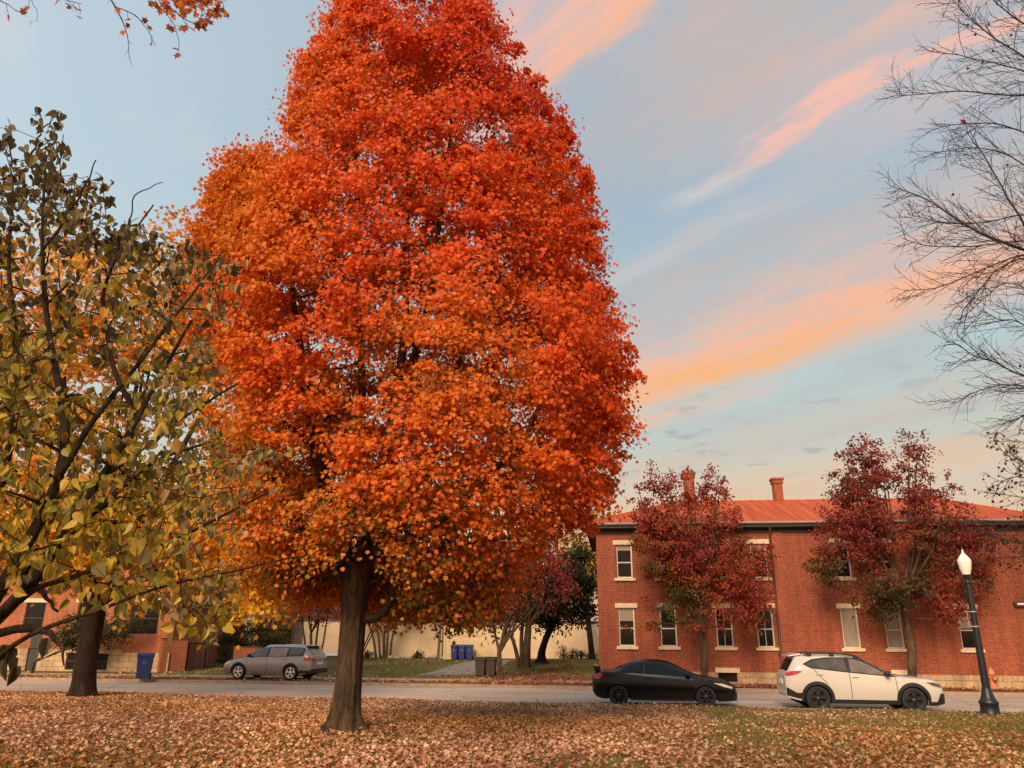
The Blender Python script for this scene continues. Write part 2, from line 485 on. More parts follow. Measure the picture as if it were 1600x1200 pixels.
def sheet(name, xs, tys, yfun, zfun, mat):
    A = []
    for t in tys:
        y = yfun(xs, t)
        A.append(np.stack([xs, y, zfun(xs, y)], -1))
    A = np.array(A)
    r, c = A.shape[:2]
    idx = np.arange(r * c).reshape(r, c)
    F = np.stack([idx[:-1, :-1], idx[:-1, 1:], idx[1:, 1:], idx[1:, :-1]], -1).reshape(-1, 4)
    o = np_mesh(name, A.reshape(-1, 3), F, mat, smooth=True)
    return tag(o, kind='structure')


g = MB(); g.add([(-900, -900, -0.12), (900, -900, -0.12), (900, 900, -0.12), (-900, 900, -0.12)], [(0, 1, 2, 3)])
tag(g.build('ground', M['ground']), kind='structure')
xs = np.linspace(-48, 48, 161)
sheet('lawn', xs, np.linspace(0, 1, 110), lambda x, t: -14 * (1 - t) + (NEAR(x) - 0.16) * t, lawn_z, M['lawn'])
xr = np.linspace(-120, 120, 61)
sheet('road', xr, np.linspace(0, 1, 12), lambda x, t: NEAR(x) * (1 - t) + FAR(x) * t, lambda x, y: 0 * x, M['asphalt'])
# kerbs: real steps
kb = MB()
for fn, y0, y1 in ((NEAR, -0.16, 0.0), (FAR, 0.0, 0.16)):
    for i in range(len(xr) - 1):
        a, b = xr[i], xr[i + 1]
        vs = [(a, fn(a) + y0, -0.05), (b, fn(b) + y0, -0.05), (b, fn(b) + y1, -0.05), (a, fn(a) + y1, -0.05),
              (a, fn(a) + y0, 0.12), (b, fn(b) + y0, 0.12), (b, fn(b) + y1, 0.12), (a, fn(a) + y1, 0.12)]
        kb.add(vs, [(4, 5, 6, 7), (0, 1, 5, 4), (2, 3, 7, 6)])
tag(kb.build('kerb', M['kerb']), kind='structure')
ml = MB()
for off in (5.6, 5.82):
    for i in range(len(xr) - 1):
        a, b = xr[i], xr[i + 1]
        if off > 5.7 and i % 2: continue
        ml.add([(a, NEAR(a) + off, 0.004), (b, NEAR(b) + off, 0.004), (b, NEAR(b) + off + 0.09, 0.004), (a, NEAR(a) + off + 0.09, 0.004)], [(0, 1, 2, 3)])
tag(ml.build('road_markings', M['line']), kind='structure')
xv = np.linspace(-70, 60, 131)
sheet('verge', xv, np.linspace(0, 1, 6), lambda x, t: FAR(x) + 0.16 + t * 1.5, yard_z, M['verge'])
sheet('pavement', xv, np.linspace(0, 1, 4), lambda x, t: FAR(x) + 1.66 + t * 1.5, lambda x, y: yard_z(x, y) + 0.006, M['paving'])
sheet('yard', xv, np.linspace(0, 1, 30), lambda x, t: FAR(x) + 3.16 + t * 60, yard_z, M['yard'])
# driveway running back to the cream wall
d0, d1, d2, d3 = G(655, 1056, .14), G(770, 1057, .14), G(800, 1032, .55), G(735, 1033, .55)
dv = []
for t in np.linspace(0, 1, 14):
    L = d0 * (1 - t) + d3 * t; Rr = d1 * (1 - t) + d2 * t
    row = []
    for s_ in np.linspace(0, 1, 8):
        p = L * (1 - s_) + Rr * s_
        row.append((p[0], p[1], yard_z(p[0], p[1]) + 0.012))
    dv.append(row)
tag(MB().grid(dv).build('driveway', M['asphalt_dark']), kind='structure')
da, db = G(655, 1056, .14), G(770, 1057, .14)
ap = MB()
for t0, t1 in ((0, .5), (.5, 1)):
    pass


# ------------------------------------------------------------------ leaves
def tmpl(pts, fold=0.12, droop=0.15):
    """outline half (x>=0) from base to tip -> two folded halves"""
    V = []
    for sgn in (1, -1):
        for x, y in pts:
            V.append((sgn * x, y, fold * abs(x) - droop * y * y))
    n = len(pts)
    return np.array(V, float), np.array([list(range(n)), list(range(2 * n - 1, n - 1, -1))])


MAPLE = tmpl([(0, 0), (0.5, 0.1), (0.32, 0.34), (0.58, 0.66), (0.2, 0.62), (0, 1.0)])
MAPLE_DRY = tmpl([(0, 0), (0.5, 0.1), (0.32, 0.34), (0.58, 0.66), (0.2, 0.62), (0, 1.0)], 0.4, 0.35)
OVAL = tmpl([(0, 0), (0.3, 0.25), (0.33, 0.55), (0, 1.0)])
HEART = tmpl([(0, 0.06), (0.2, -0.06), (0.42, 0.08), (0.48, 0.33), (0.36, 0.62), (0.14, 0.86), (0, 1.0)], 0.28, 0.35)
HEART_B = tmpl([(0, 0.05), (0.2, -0.05), (0.4, 0.1), (0.42, 0.33), (0.28, 0.6), (0.1, 0.85), (0.04, 1.0)], 0.6, -0.35)
CURL = tmpl([(0, 0.0), (0.2, 0.02), (0.27, 0.3), (0.2, 0.65), (0, 1.0)], 0.95, 0.35)
CARD = tmpl([(0, 0), (0.42, 0.2), (0.4, 0.7), (0, 1.0)])


def leaf_mesh(name, O, D, Nn, S, C, template, mat, parent=None):
    Vt, Ft = template
    D = unit(D)
    Nn = unit(Nn - D * (Nn * D).sum(-1, keepdims=True))
    X = np.cross(D, Nn)
    k = len(Vt)
    V = (O[:, None, :] + S[:, None, None] * (Vt[None, :, 0, None] * X[:, None] + Vt[None, :, 1, None] * D[:, None] + Vt[None, :, 2, None] * Nn[:, None]))
    n = len(O)
    F = (np.arange(n)[:, None, None] * k + Ft[None]).reshape(-1, Ft.shape[1])
    return np_mesh(name, V.reshape(-1, 3), F, mat, parent, tint=np.repeat(C, k, 0))


def pick(palette, t):
    """palette list of rgb, t in 0..1 array -> interpolated colours"""
    pal = np.array(palette, float)
    x = np.clip(t, 0, 1) * (len(pal) - 1)
    i = np.clip(np.floor(x).astype(int), 0, len(pal) - 2)
    f = (x - i)[:, None]
    return pal[i] * (1 - f) + pal[i + 1] * f


def spray_leaves(Cn, R, per, r, axis_c, flat=0.35, size=(0.1, 0.16), droop=0.5, up=0.6):
    """Leaves in layered sprays. Cn spray centres (n,3), R spray radius (n,), axis_c per-spray outward vector."""
    n = len(Cn)
    cnt = r.poisson(per, n)
    idx = np.repeat(np.arange(n), cnt)
    m_ = len(idx)
    er = unit(axis_c); 
    er2 = er.copy(); er2[:, 2] += r.uniform(-.95, .5, n); er2 = unit(er2)
    et = unit(np.cross(er2, np.array([0, 0, 1.0]))); eu = np.cross(et, er2)
    a = r.normal(size=(m_, 3)) * 0.5
    a *= np.minimum(1, 1.15 / (np.linalg.norm(a, axis=1) + 1e-6))[:, None]
    O = Cn[idx] + R[idx][:, None] * (er2[idx] * a[:, :1] * 1.05 + et[idx] * a[:, 1:2] * 1.1 + eu[idx] * (a[:, 2:] * flat))
    O[:, 2] -= R[idx] * 0.22 * (a[:, 0] ** 2 + a[:, 1] ** 2)
    D = er[idx] * 0.6 + unit(r.normal(size=(m_, 3))) * 0.75
    D[:, 2] -= droop + 0.3 * r.random(m_)
    Nn = er[idx] * 0.55 + np.array([0, 0, up]) + r.normal(size=(m_, 3)) * 0.45
    S = size[0] + (size[1] - size[0]) * r.random(m_)
    return O, D, Nn, S, idx


# ------------------------------------------------------------------ tree skeletons
def bez(p0, p1, lift, n=7, wob=0.0, r=rng):
    p0 = np.array(p0, float); p1 = np.array(p1, float)
    L = np.linalg.norm(p1 - p0)
    c = (p0 + p1) / 2 + np.array([0, 0, lift * L]) + r.normal(size=3) * wob * L
    t = np.linspace(0, 1, n)[:, None]
    return (1 - t) ** 2 * p0 + 2 * t * (1 - t) * c + t * t * p1


def grow(mb, skel, targets, r, k_rad=0.55, rmin=0.008, lift=-0.05, wob=0.06, sides=5, up_bias=0.6, tip=0.4, maxr=1.0, thin=0.35):
    """connect each target to the nearest lower skeleton point; skel: list of [pos, radius]; returns the branch polylines."""
    out = []
    pos = np.array([s[0] for s in skel]); rad = np.array([s[1] for s in skel])
    root = pos[0]
    order = np.argsort(np.linalg.norm(targets - root, axis=1))
    for i in order:
        t = targets[i]
        d = np.linalg.norm(pos - t, axis=1)
        cost = d + up_bias * np.clip(pos[:, 2] - t[2] + 0.25 * d, 0, None) + thin * 0.02 / (rad + 0.005)
        j = int(np.argmin(cost))
        p0 = pos[j]; L = d[j]
        if L < 0.05: continue
        n = max(4, min(9, int(L / 0.25) + 3))
        pl = bez(p0, t, lift, n, wob, r)
        r0 = min(rad[j] * k_rad, 0.02 + 0.028 * L, maxr)
        r0 = max(r0, rmin)
        rs = np.linspace(r0, max(rmin, r0 * tip), n)
        mb.tube(pl, rs, sides, cap=False)
        pos = np.vstack([pos, pl[1:]]); rad = np.concatenate([rad, rs[1:]])
        out.append((pl, rs))
    return out


def trunk_tube(mb, pts, rad, n=28, flare=0.6, lobes=6, seed=0, ridge=0.035, flare_h=0.5):
    """bark-ridged trunk; pts from base up, finely resampled"""
    r = np.random.default_rng(seed)
    ph = r.random(12) * 6.28
    pts = np.array(pts, float); rad = np.array(rad, float)
    s = np.concatenate([[0], np.cumsum(np.linalg.norm(np.diff(pts, axis=0), axis=1))])
    k = max(12, int(s[-1] / 0.1))
    ss = np.linspace(0, 1, k) ** 1.25 * s[-1]
    pp = np.stack([np.interp(ss, s, pts[:, c]) for c in range(3)], -1)
    # smooth the centre line
    for _ in range(3): pp[1:-1] = (pp[:-2] + 2 * pp[1:-1] + pp[2:]) / 4
    rr = np.interp(ss, s, rad)

    def lob(i, a):
        h = ss[i]
        fl = flare * math.exp(-(h / flare_h) ** 1.0 * 1.6)
        q = 1 + fl * (0.55 + 0.45 * math.cos(lobes * a + ph[0]) + 0.3 * math.cos((lobes - 2) * a + ph[1]))
        q += ridge * (math.sin(11 * a + ph[2] + 0.5 * math.sin(h * 1.7)) + 0.7 * math.sin(17 * a + ph[3] + h * 0.6) + 0.5 * math.sin(5 * a + ph[4] - h * 0.9))
        return q
    mb.tube(pp, rr, n, cap=True, lobes=lob)
    return pp, rr

# ------------------------------------------------------------------ sky and sun
SUN_EL, SUN_AZ = math.radians(31), math.radians(202)      # azimuth clockwise from +Y: low, behind the camera
w = bpy.data.worlds.new('World'); scene.world = w; w.use_nodes = True
nt = w.node_tree
for n in list(nt.nodes): nt.nodes.remove(n)
out = N(nt, 'ShaderNodeOutputWorld'); bg = N(nt, 'ShaderNodeBackground'); bg.inputs['Strength'].default_value = 0.1
nt.links.new(bg.outputs[0], out.inputs[0])
sky = N(nt, 'ShaderNodeTexSky', sky_type='NISHITA', sun_disc=False)
sky.sun_elevation = SUN_EL; sky.sun_rotation = SUN_AZ; sky.altitude = 200; sky.dust_density = 2.0; sky.air_density = 1.0
tc = N(nt, 'ShaderNodeTexCoord'); sp = N(nt, 'ShaderNodeSeparateXYZ'); nt.links.new(tc.outputs['Generated'], sp.inputs[0])


def mth(op, a, b=None, c=None, clamp=False):
    n = N(nt, 'ShaderNodeMath', operation=op, use_clamp=clamp)
    for i, v in enumerate((a, b, c)):
        if v is None: continue
        if isinstance(v, (int, float)): n.inputs[i].default_value = v
        else: nt.links.new(v, n.inputs[i])
    return n.outputs[0]


def mixc(f, a, b):
    n = N(nt, 'ShaderNodeMix', data_type='RGBA')
    for i, v in ((0, f), (6, a), (7, b)):
        if isinstance(v, (int, float)): n.inputs[i].default_value = v
        elif isinstance(v, tuple): n.inputs[i].default_value = v
        else: nt.links.new(v, n.inputs[i])
    return n.outputs[2]


def sk(r, g, b, k=10.0):
    c = lin(r, g, b); return (c[0] * k, c[1] * k, c[2] * k, 1)


X, Y, Z = sp.outputs[0], sp.outputs[1], sp.outputs[2]
zz = mth('MAXIMUM', Z, 0.0)
base = ramp(nt, [(0.0, sk(222, 176, 140)), (0.12, sk(232, 196, 158)), (0.175, sk(222, 208, 184)), (0.23, sk(196, 208, 198)),
                 (0.30, sk(190, 209, 207)), (0.40, sk(178, 198, 205)), (0.52, sk(166, 190, 205)), (0.66, sk(175, 192, 204)), (1.0, sk(150, 180, 205))])
nt.links.new(zz, base.inputs[0])
leftf = mth('MULTIPLY_ADD', X, -1.7, -0.12, clamp=True)
leftc = ramp(nt, [(0.0, sk(226, 196, 165)), (0.2, sk(208, 212, 206)), (0.4, sk(206, 225, 232)), (0.7, sk(200, 219, 231)), (1.0, sk(150, 180, 205))])
nt.links.new(zz, leftc.inputs[0])
col = mixc(leftf, base.outputs[0], leftc.outputs[0])
# cloud plane coordinates: v runs along the streaks, w across them
zc = mth('ADD', zz, 0.1)
px_ = mth('DIVIDE', X, zc); py_ = mth('DIVIDE', Y, zc)
A0 = math.radians(-42)
wv = mth('ADD', mth('MULTIPLY', px_, math.cos(A0)), mth('MULTIPLY', py_, -math.sin(A0)))
vv = mth('ADD', mth('MULTIPLY', px_, math.sin(A0)), mth('MULTIPLY', py_, math.cos(A0)))


def noise(sw, sv, det=6.0, off=0.0, rough=0.6):
    cb = N(nt, 'ShaderNodeCombineXYZ')
    nt.links.new(mth('MULTIPLY_ADD', wv, sw, off), cb.inputs[0]); nt.links.new(mth('MULTIPLY', vv, sv), cb.inputs[1])
    n = N(nt, 'ShaderNodeTexNoise', i_Scale=1.0, i_Detail=det, i_Roughness=rough); nt.links.new(cb.outputs[0], n.inputs['Vector'])
    return n.outputs['Fac']


fine = noise(9, 3.4, 7.0, 3.1, 0.55)
fibre = noise(34, 4.5, 5.0, 13.0, .6)
broad = noise(3.0, 1.1, 5.0, 9.7)
wj = mth('ADD', wv, mth('MULTIPLY', mth('SUBTRACT', noise(5, 2.2, 4.0, 1.3), 0.5), 0.16))


wj = mth('ADD', wj, mth('MULTIPLY', mth('SUBTRACT', noise(26, 7.0, 6.0, 5.5, .6), .5), .07))
wj = mth('ADD', wj, mth('MULTIPLY', mth('SUBTRACT', fine, .5), .13))


def sstep(x, a, b):
    n = N(nt, 'ShaderNodeMapRange', interpolation_type='SMOOTHSTEP'); nt.links.new(x, n.inputs[0])
    n.inputs[1].default_value = a; n.inputs[2].default_value = b
    return n.outputs[0]


def streak(w0, sl, sr, v0, v1, fade, amt, fmin=0.35, fmax=0.75):
    """asymmetric band across w, between v0 and v1"""
    lo = sstep(wj, w0 - sl, w0); hi = mth('SUBTRACT', 1.0, sstep(wj, w0, w0 + sr))
    vm = mth('MULTIPLY', sstep(vv, v0, v0 + fade), mth('SUBTRACT', 1.0, sstep(vv, v1 - fade, v1)))
    tex = mth('MULTIPLY_ADD', sstep(mth('MULTIPLY_ADD', fibre, .5, mth('MULTIPLY', fine, .5)), .34, .64), 0.72, 0.28)
    return mth('MULTIPLY', mth('MULTIPLY', mth('MULTIPLY', lo, hi), mth('MULTIPLY', vm, tex)), amt, clamp=True)


# soft mauve veil
col = mixc(mth('MULTIPLY', sstep(broad, 0.42, 0.68), mth('MULTIPLY', sstep(zz, 0.1, 0.35), mth('MULTIPLY_ADD', X, 1.0, 0.35, clamp=True))), col, sk(192, 186, 187))
VEIL = sk(212, 186, 174)
PEACH = sk(253, 190, 156); PINK = sk(250, 196, 178); GOLD = sk(255, 186, 120)
STREAKS = [
    # w0, sl, sr, v0, v1, fade, amount, colour
    (1.66, .36, .34, -2.6, 2.6, .6, 0.8, VEIL),
    (1.80, .45, .40, -.6, 2.4, .7, .6, sk(240, 200, 180)),
    (1.20, .35, .25, -.6, .9, .5, .45, sk(232, 202, 192)),
    (1.86, .26, .20, -.4, 2.2, .6, 1.3, PEACH),
    (1.93, .14, .17, .45, 2.1, .55, 1.0, GOLD),
    (2.12, .10, .14, 1.0, 2.2, .4, .7, PEACH),
    (0.98, .22, .20, -.2, .95, .4, .85, VEIL),
    (1.135, .05, .045, -.3, .78, .28, 1.5, PINK),
    (1.15, .05, .05, .58, .86, .12, .7, sk(226, 214, 206)),
    (1.02, .06, .08, -.4, .55, .25, .5, PINK),
    (0.71, .14, .07, .1, 1.1, .3, 1.5, PEACH),
    (0.64, .14, .12, .0, 1.1, .35, .8, PINK),
    (0.82, .08, .10, .1, .75, .3, .6, VEIL),
    (1.31, .10, .05, .45, 1.4, .3, .75, sk(208, 202, 202)),
    (1.42, .14, .12, -.2, 1.2, .4, .45, VEIL),
    (2.60, .34, .30, -2.0, 3.0, .6, .55, sk(222, 190, 168)),
    (3.2, .5, .4, -3.0, 4.0, .6, .7, sk(240, 190, 148)),
]
for w0, sl, sr, v0, v1, fd, am, c in STREAKS:
    col = mixc(streak(w0, sl, sr, v0, v1, fd, am), col, c)
# thin pale cirrus on the left half
ci = mth('MULTIPLY', sstep(noise(4.5, 3.0, 7.0, 40.0, .6), .48, .72), leftf)
col = mixc(mth('MULTIPLY', ci, .55), col, sk(226, 216, 216))
# small grey cloudlets near the horizon
cl = mth('MULTIPLY', sstep(noise(7, 4.5, 5.0, 21.0), 0.55, 0.68), mth('MULTIPLY', sstep(zz, 0.17, 0.21), mth('SUBTRACT', 1.0, sstep(zz, 0.25, 0.32))))
col = mixc(mth('MULTIPLY', cl, 0.6), col, sk(168, 168, 168))
col = mixc(0.06, col, sky.outputs[0])
nt.links.new(col, bg.inputs['Color'])

sl = bpy.data.lights.new('sun', 'SUN'); so = bpy.data.objects.new('sun', sl); COL.objects.link(so)
sl.energy = 4.6; sl.angle = math.radians(28); sl.color = (1.0, 0.76, 0.53)
sd = Vector((math.sin(SUN_AZ) * math.cos(SUN_EL), math.cos(SUN_AZ) * math.cos(SUN_EL), math.sin(SUN_EL)))
so.rotation_euler = sd.to_track_quat('Z', 'Y').to_euler()
so.location = (0, -20, 30)
scene.view_settings.view_transform = 'Standard'
scene.view_settings.look = 'None'
scene.view_settings.exposure = 0.0
scene.view_settings.gamma = 1.0
scene.cycles.max_bounces = 6
scene.cycles.diffuse_bounces = 3
scene.cycles.transmission_bounces = 4
scene.cycles.transparent_max_bounces = 6


# ------------------------------------------------------------------ buildings
class Frame:
    """a facade frame: x along the wall, y into the building, z up"""
    def __init__(s, o, slope):
        s.o = np.array(o, float); s.a = math.atan(slope)
        s.u = np.array([math.cos(s.a), math.sin(s.a), 0]); s.n = np.array([-math.sin(s.a), math.cos(s.a), 0])

    def px(s, x, y, yl=0.0):
        d = ray(x, y); o = s.o + s.n * yl
        t = ((o - CAM) @ s.n) / (d @ s.n)
        p = CAM + d * t - s.o
        return p @ s.u, p[2]


def wall_holes(mb, x0, x1, z0, z1, holes, y=0.0, depth=0.16):
    gx = sorted({x0, x1, *[h[0] for h in holes], *[h[1] for h in holes]})
    gz = sorted({z0, z1, *[h[2] for h in holes], *[h[3] for h in holes]})
    for i in range(len(gx) - 1):
        for j in range(len(gz) - 1):
            cx, cz = (gx[i] + gx[i + 1]) / 2, (gz[j] + gz[j + 1]) / 2
            if any(h[0] < cx < h[1] and h[2] < cz < h[3] for h in holes): continue
            mb.add([(gx[i], y, gz[j]), (gx[i + 1], y, gz[j]), (gx[i + 1], y, gz[j + 1]), (gx[i], y, gz[j + 1])], [(0, 1, 2, 3)])
    for a, b, c, d in holes:
        mb.add([(a, y, c), (b, y, c), (b, y, d), (a, y, d), (a, y + depth, c), (b, y + depth, c), (b, y + depth, d), (a, y + depth, d)],
               [(0, 1, 5, 4), (1, 2, 6, 5), (2, 3, 7, 6), (3, 0, 4, 7)])


def sash_window(par, a, b, c, d, frame_mat, glass_mat, curtain=None, rail=0.5, y=0.08, bars=0, stone=None, sill=True, t=0.055, lint=0.2, blind=0):
    cx, cz = a, c
    o = MB()
    W, H = b - a, d - c
    o.b2(0, t, y, y + .06, 0, H); o.b2(W - t, W, y, y + .06, 0, H)
    o.b2(t, W - t, y, y + .06, H - t, H); o.b2(t, W - t, y, y + .06, 0, t)
    o.b2(t, W - t, y - .012, y + .05, H * rail - t * .45, H * rail + t * .45)
    fr = o.build('window', frame_mat, par, (a, 0, c))
    if blind: MB().b2(t, W - t, y + .018, y + .033, H - t - blind * H, H - t).build('blind', M['curtain'], fr)
    p = MB().b2(t, W - t, y + .035, y + .043, t, H - t)
    if bars:
        pass
    p.build('pane', glass_mat, fr)
    if bars:
        bm = MB()
        for k in range(bars): 
            xx = W * (k + 1) / (bars + 1)
            bm.b2(xx - .012, xx + .012, y + .01, y + .03, t, H - t)
        bm.build('glazing_bar', frame_mat, fr)
    if curtain is not None:
        k = MB(); nx = 24
        rows = []
        for z in (t + 0.01, H - t - .01):
            rows.append([(t + (W - 2 * t) * i / nx, y + .028 + .004 * math.sin(i * 2.1), z) for i in range(nx + 1)])
        k.grid(rows); k.build('curtain', curtain, fr)
    if stone is not None:
        MB().b2(-.14, W + .14, -.05, .1, H + 0.02, H + 0.02 + lint).build('lintel', stone, fr, bevel=.01)
        if sill: MB().b2(-.12, W + .12, -.09, .1, -.13, -.003).build('sill', stone, fr, bevel=.01)
    return fr


Z0 = 0.13
OX = 3.86
B = Frame((OX, FACADE(OX), Z0), -0.128)
bld = empty('brick_building', B.o, B.a, 'long two storey red brick building under a red metal hip roof', 'building')
S_END = B.px(1655, 950)[0]
EAVE = B.px(1100, 824, -0.3)[1]
z_f = B.px(1440, 1054)[1]
low = [(979.5, 0), (1044.5, 0), (1132, 1), (1196, 1), (1329, 2), (1397, 3), (1513, 0)]
zl0, zl1 = B.px(1132, 1011)[1], B.px(1132, 951)[1]
zu0, zu1 = B.px(974, 903)[1], B.px(974, 852)[1]
ww = (B.px(993, 1000)[0] - B.px(967.8, 1000)[0])
holes = []; specs = []
for xpx, kind in low:
    s_ = B.px(xpx, 981)[0]
    holes.append((s_ - ww / 2, s_ + ww / 2, zl0, zl1)); specs.append((holes[-1], kind, 'low'))
    holes.append((s_ - ww / 2, s_ + ww / 2, zu0, zu1)); specs.append((holes[-1], kind, 'up'))
bas = []
for xa, xb in ((1122, 1152), (1397, 1428)):
    a, b = B.px(xa, 1058)[0], B.px(xb, 1058)[0]
    bas.append((a, b, 0.1, z_f - 0.03))
wl = MB()
wall_holes(wl, 0, S_END, z_f, EAVE, holes)
DEP = 9.6
wl.add([(0, 0, z_f), (0, DEP, z_f), (0, DEP, EAVE), (0, 0, EAVE)], [(0, 3, 2, 1)])
wl.add([(S_END, 0, z_f), (S_END, DEP, z_f), (S_END, DEP, EAVE), (S_END, 0, EAVE)], [(0, 1, 2, 3)])
wl.add([(0, DEP, 0), (S_END, DEP, 0), (S_END, DEP, EAVE), (0, DEP, EAVE)], [(0, 3, 2, 1)])
wl.build('wall', M['brick'], bld)
# brighter, re-pointed bay at the join of the two halves
sj0, sj1 = B.px(1204, 900)[0], B.px(1228, 900)[0]
MB().b2(sj0 + .16, sj1, -.05, -.002, z_f + .01, EAVE - .01).build('pilaster', M['brick'], bld)
fd = MB()
wall_holes(fd, -.04, S_END + .04, -.3, z_f, bas, y=-.05, depth=.2)
fd.add([(-.04, -.05, z_f), (S_END + .04, -.05, z_f), (S_END + .04, 0.0, z_f), (-.04, 0.0, z_f)], [(0, 1, 2, 3)])
fd.add([(-.04, -.05, -.3), (-.04, DEP, -.3), (-.04, DEP, z_f), (-.04, -.05, z_f)], [(0, 3, 2, 1)])
fd.add([(S_END + .04, -.05, -.3), (S_END + .04, DEP, -.3), (S_END + .04, DEP, z_f), (S_END + .04, -.05, z_f)], [(0, 1, 2, 3)])
fd.build('foundation', M['ashlar'], bld)
for a, b, c, d in bas:
    o = MB().b2(a, b, .06, .09, c, d).build('basement_window', M['dark_glass'], bld)
    MB().b2(a - .1, b + .12, -.085, .05, d + .005, d + .2).build('lintel', M['limestone'], o, bevel=.01)
for h, kind, st in specs:
    gl = M['dark_glass']; cu = None; br = 0
    if st == 'low' and kind in (2, 3): cu = M['curtain']
    if kind == 1 and st == 'low': br = 1
    nwin = len(bld.children)
    sash_window(bld, *h, M['white_wood'], gl, cu, rail=(0.47 if kind != 2 else 0.985), bars=br, stone=M['limestone'], blind=(0 if cu else (.0, .22, .0, .45, .0, .3, .12)[nwin % 7]))
# eaves
ev = MB(); ev.b2(-.42, S_END + .42, -.42, -.36, EAVE, EAVE + .16); ev.b2(-.42, -.36, -.36, DEP + .4, EAVE, EAVE + .16); ev.b2(S_END + .36, S_END + .42, -.36, DEP + .4, EAVE, EAVE + .16)
ev.b2(-.36, S_END + .36, -.36, 0, EAVE - .03, EAVE); ev.b2(-.36, 0, 0, DEP + .36, EAVE - .03, EAVE)
ev.b2(0, S_END, -.06, 0.0, EAVE - .22, EAVE - .03)
ev.build('eaves', M['fascia'], bld)
gt = MB()
gprof = [(-.42, 0.10), (-.50, .11), (-.545, .16), (-.55, .21), (-.535, .21), (-.42, .20)]
gt.add([(x, p[0], EAVE + p[1]) for x in (-.5, S_END + .5) for p in gprof],
       [(i, i + 1, len(gprof) + i + 1, len(gprof) + i) for i in range(len(gprof) - 1)], True)
gt.build('gutter', M['gutter'], bld)
# hip roof
rs0, rz0 = B.px(1052, 786, DEP / 2)
rs1, rz1 = B.px(1462, 778, DEP / 2)
rz = (rz0 + rz1) / 2
ez = EAVE + .2
c0, c1, c2, c3 = (-.5, -.5, ez), (S_END + .5, -.5, ez), (S_END + .5, DEP + .5, ez), (-.5, DEP + .5, ez)
k0, k1 = (rs0, DEP / 2, rz), (rs1, DEP / 2, rz)
rf = MB(); rf.add([c0, c1, c2, c3, k0, k1], [(0, 1, 5, 4), (1, 2, 5), (2, 3, 4, 5), (3, 0, 4)])
rf.tube([k0, k1], [.06, .06], 6); rf.tube([c0, k0], [.05, .05], 6); rf.tube([c1, k1], [.05, .05], 6)
roof = rf.build('roof', M['roof'], bld)
for (xa, xb, yt, yb, dy) in ((1209, 1223, 748, 778, DEP / 2 + .1), (1070, 1086, 740, 782, DEP / 2 + .1)):
    a, b = B.px(xa, yb, dy)[0], B.px(xb, yb, dy)[0]; zt = B.px(xa, yt, dy)[1]
    wd = b - a
    ch = MB(); ch.b2(a, b, dy - wd / 2, dy + wd / 2, rz - .6, zt - .28); ch.b2(a - .05, b + .05, dy - wd / 2 - .05, dy + wd / 2 + .05, zt - .28, zt - .1)
    ch.b2(a - .09, b + .09, dy - wd / 2 - .09, dy + wd / 2 + .09, zt - .1, zt)
    ch.build('chimney', M['brick'], roof)
dpx = B.px(1213, 950)[0]
dp = MB(); dp.tube([(dpx, -.4, EAVE + .08), (dpx, -.2, EAVE - .25), (dpx, -.09, EAVE - .45), (dpx, -.09, .25), (dpx, -.2, .12)], [.055] * 5, 8)
for z in (1.2, 2.8, 4.6): dp.b2(dpx - .09, dpx + .09, -.1, 0, z, z + .05)
dp.build('downpipe', M['downpipe'], bld)
# slim wall light at the right
a, z = B.px(1583, 944); b = B.px(1601, 944)[0]
wlamp = empty('wall_light', B.o + B.u * a + np.array([0, 0, z]), B.a, 'slim dark wall light with a pale strip on the red brick wall', 'wall light')
MB().b2(0, b - a, -.14, -.002, -.11, .1).build('housing', M['fascia'], wlamp, bevel=.01)
MB().b2(.09, b - a + .02, -.155, -.138, -.03, .04).build('diffuser', M['globe'], wlamp)

# brick house on the left
H0 = G(262, 1051, .15)
Hs = -0.12
HF = Frame((H0[0], H0[1], 0.1), Hs)
house = empty('brick_house', HF.o, HF.a, 'red brick house with tan stone basement storey and grey door', 'house')
q = lambda x, y, yl=0: HF.px(x, y, yl)
xl = -15.0
zs0 = q(150, 1014)[1]; zs1 = q(215, 1020)[1]
xst = q(190, 1030)[0]
ho = []
dr = (q(40.5, 1040)[0], q(58, 1040)[0], 0.02, q(55, 990)[1])
bw1 = (q(103.5, 1035)[0], q(126, 1035)[0], .12, q(110, 1020)[1]); bw2 = (q(152, 1035)[0], q(169, 1035)[0], .12, q(160, 1021)[1]); bw3 = (q(-12, 1035)[0], q(12, 1035)[0], .12, q(0, 1018)[1])
st = MB(); wall_holes(st, xl, xst, -.3, zs0, [(dr[0], dr[1], dr[2], zs0), bw1, bw2, bw3], y=-.06, depth=.2); wall_holes(st, xst, 0, -.3, zs1, [], y=-.06)
st.add([(xl, -.06, zs0), (xst, -.06, zs0), (xst, 0, zs0), (xl, 0, zs0)], [(0, 1, 2, 3)]); st.add([(xst, -.06, zs1), (0, -.06, zs1), (0, 0, zs1), (xst, 0, zs1)], [(0, 1, 2, 3)])
st.build('stone_base', M['ashlar'], house)
HH = 7.4
uw = [(q(200, 981)[0], q(246, 981)[0], q(220, 991)[1], q(220, 991)[1] + 1.5)]
for k in range(4): uw.append((uw[0][0] - 2.9 * (k + 1), uw[0][0] - 2.9 * (k + 1) + 1.1, uw[0][2], uw[0][3]))
up2 = [(a, b, c + 2.7, d + 2.7) for a, b, c, d in uw]
hw = MB()
wall_holes(hw, xl, 0, zs1, HH, uw[:1] + [x for x in uw[1:] if x[0] > xl] + [x for x in up2 if x[0] > xl] + [(dr[0], dr[1], zs1, dr[3])], depth=.15) if zs1 < dr[3] else None
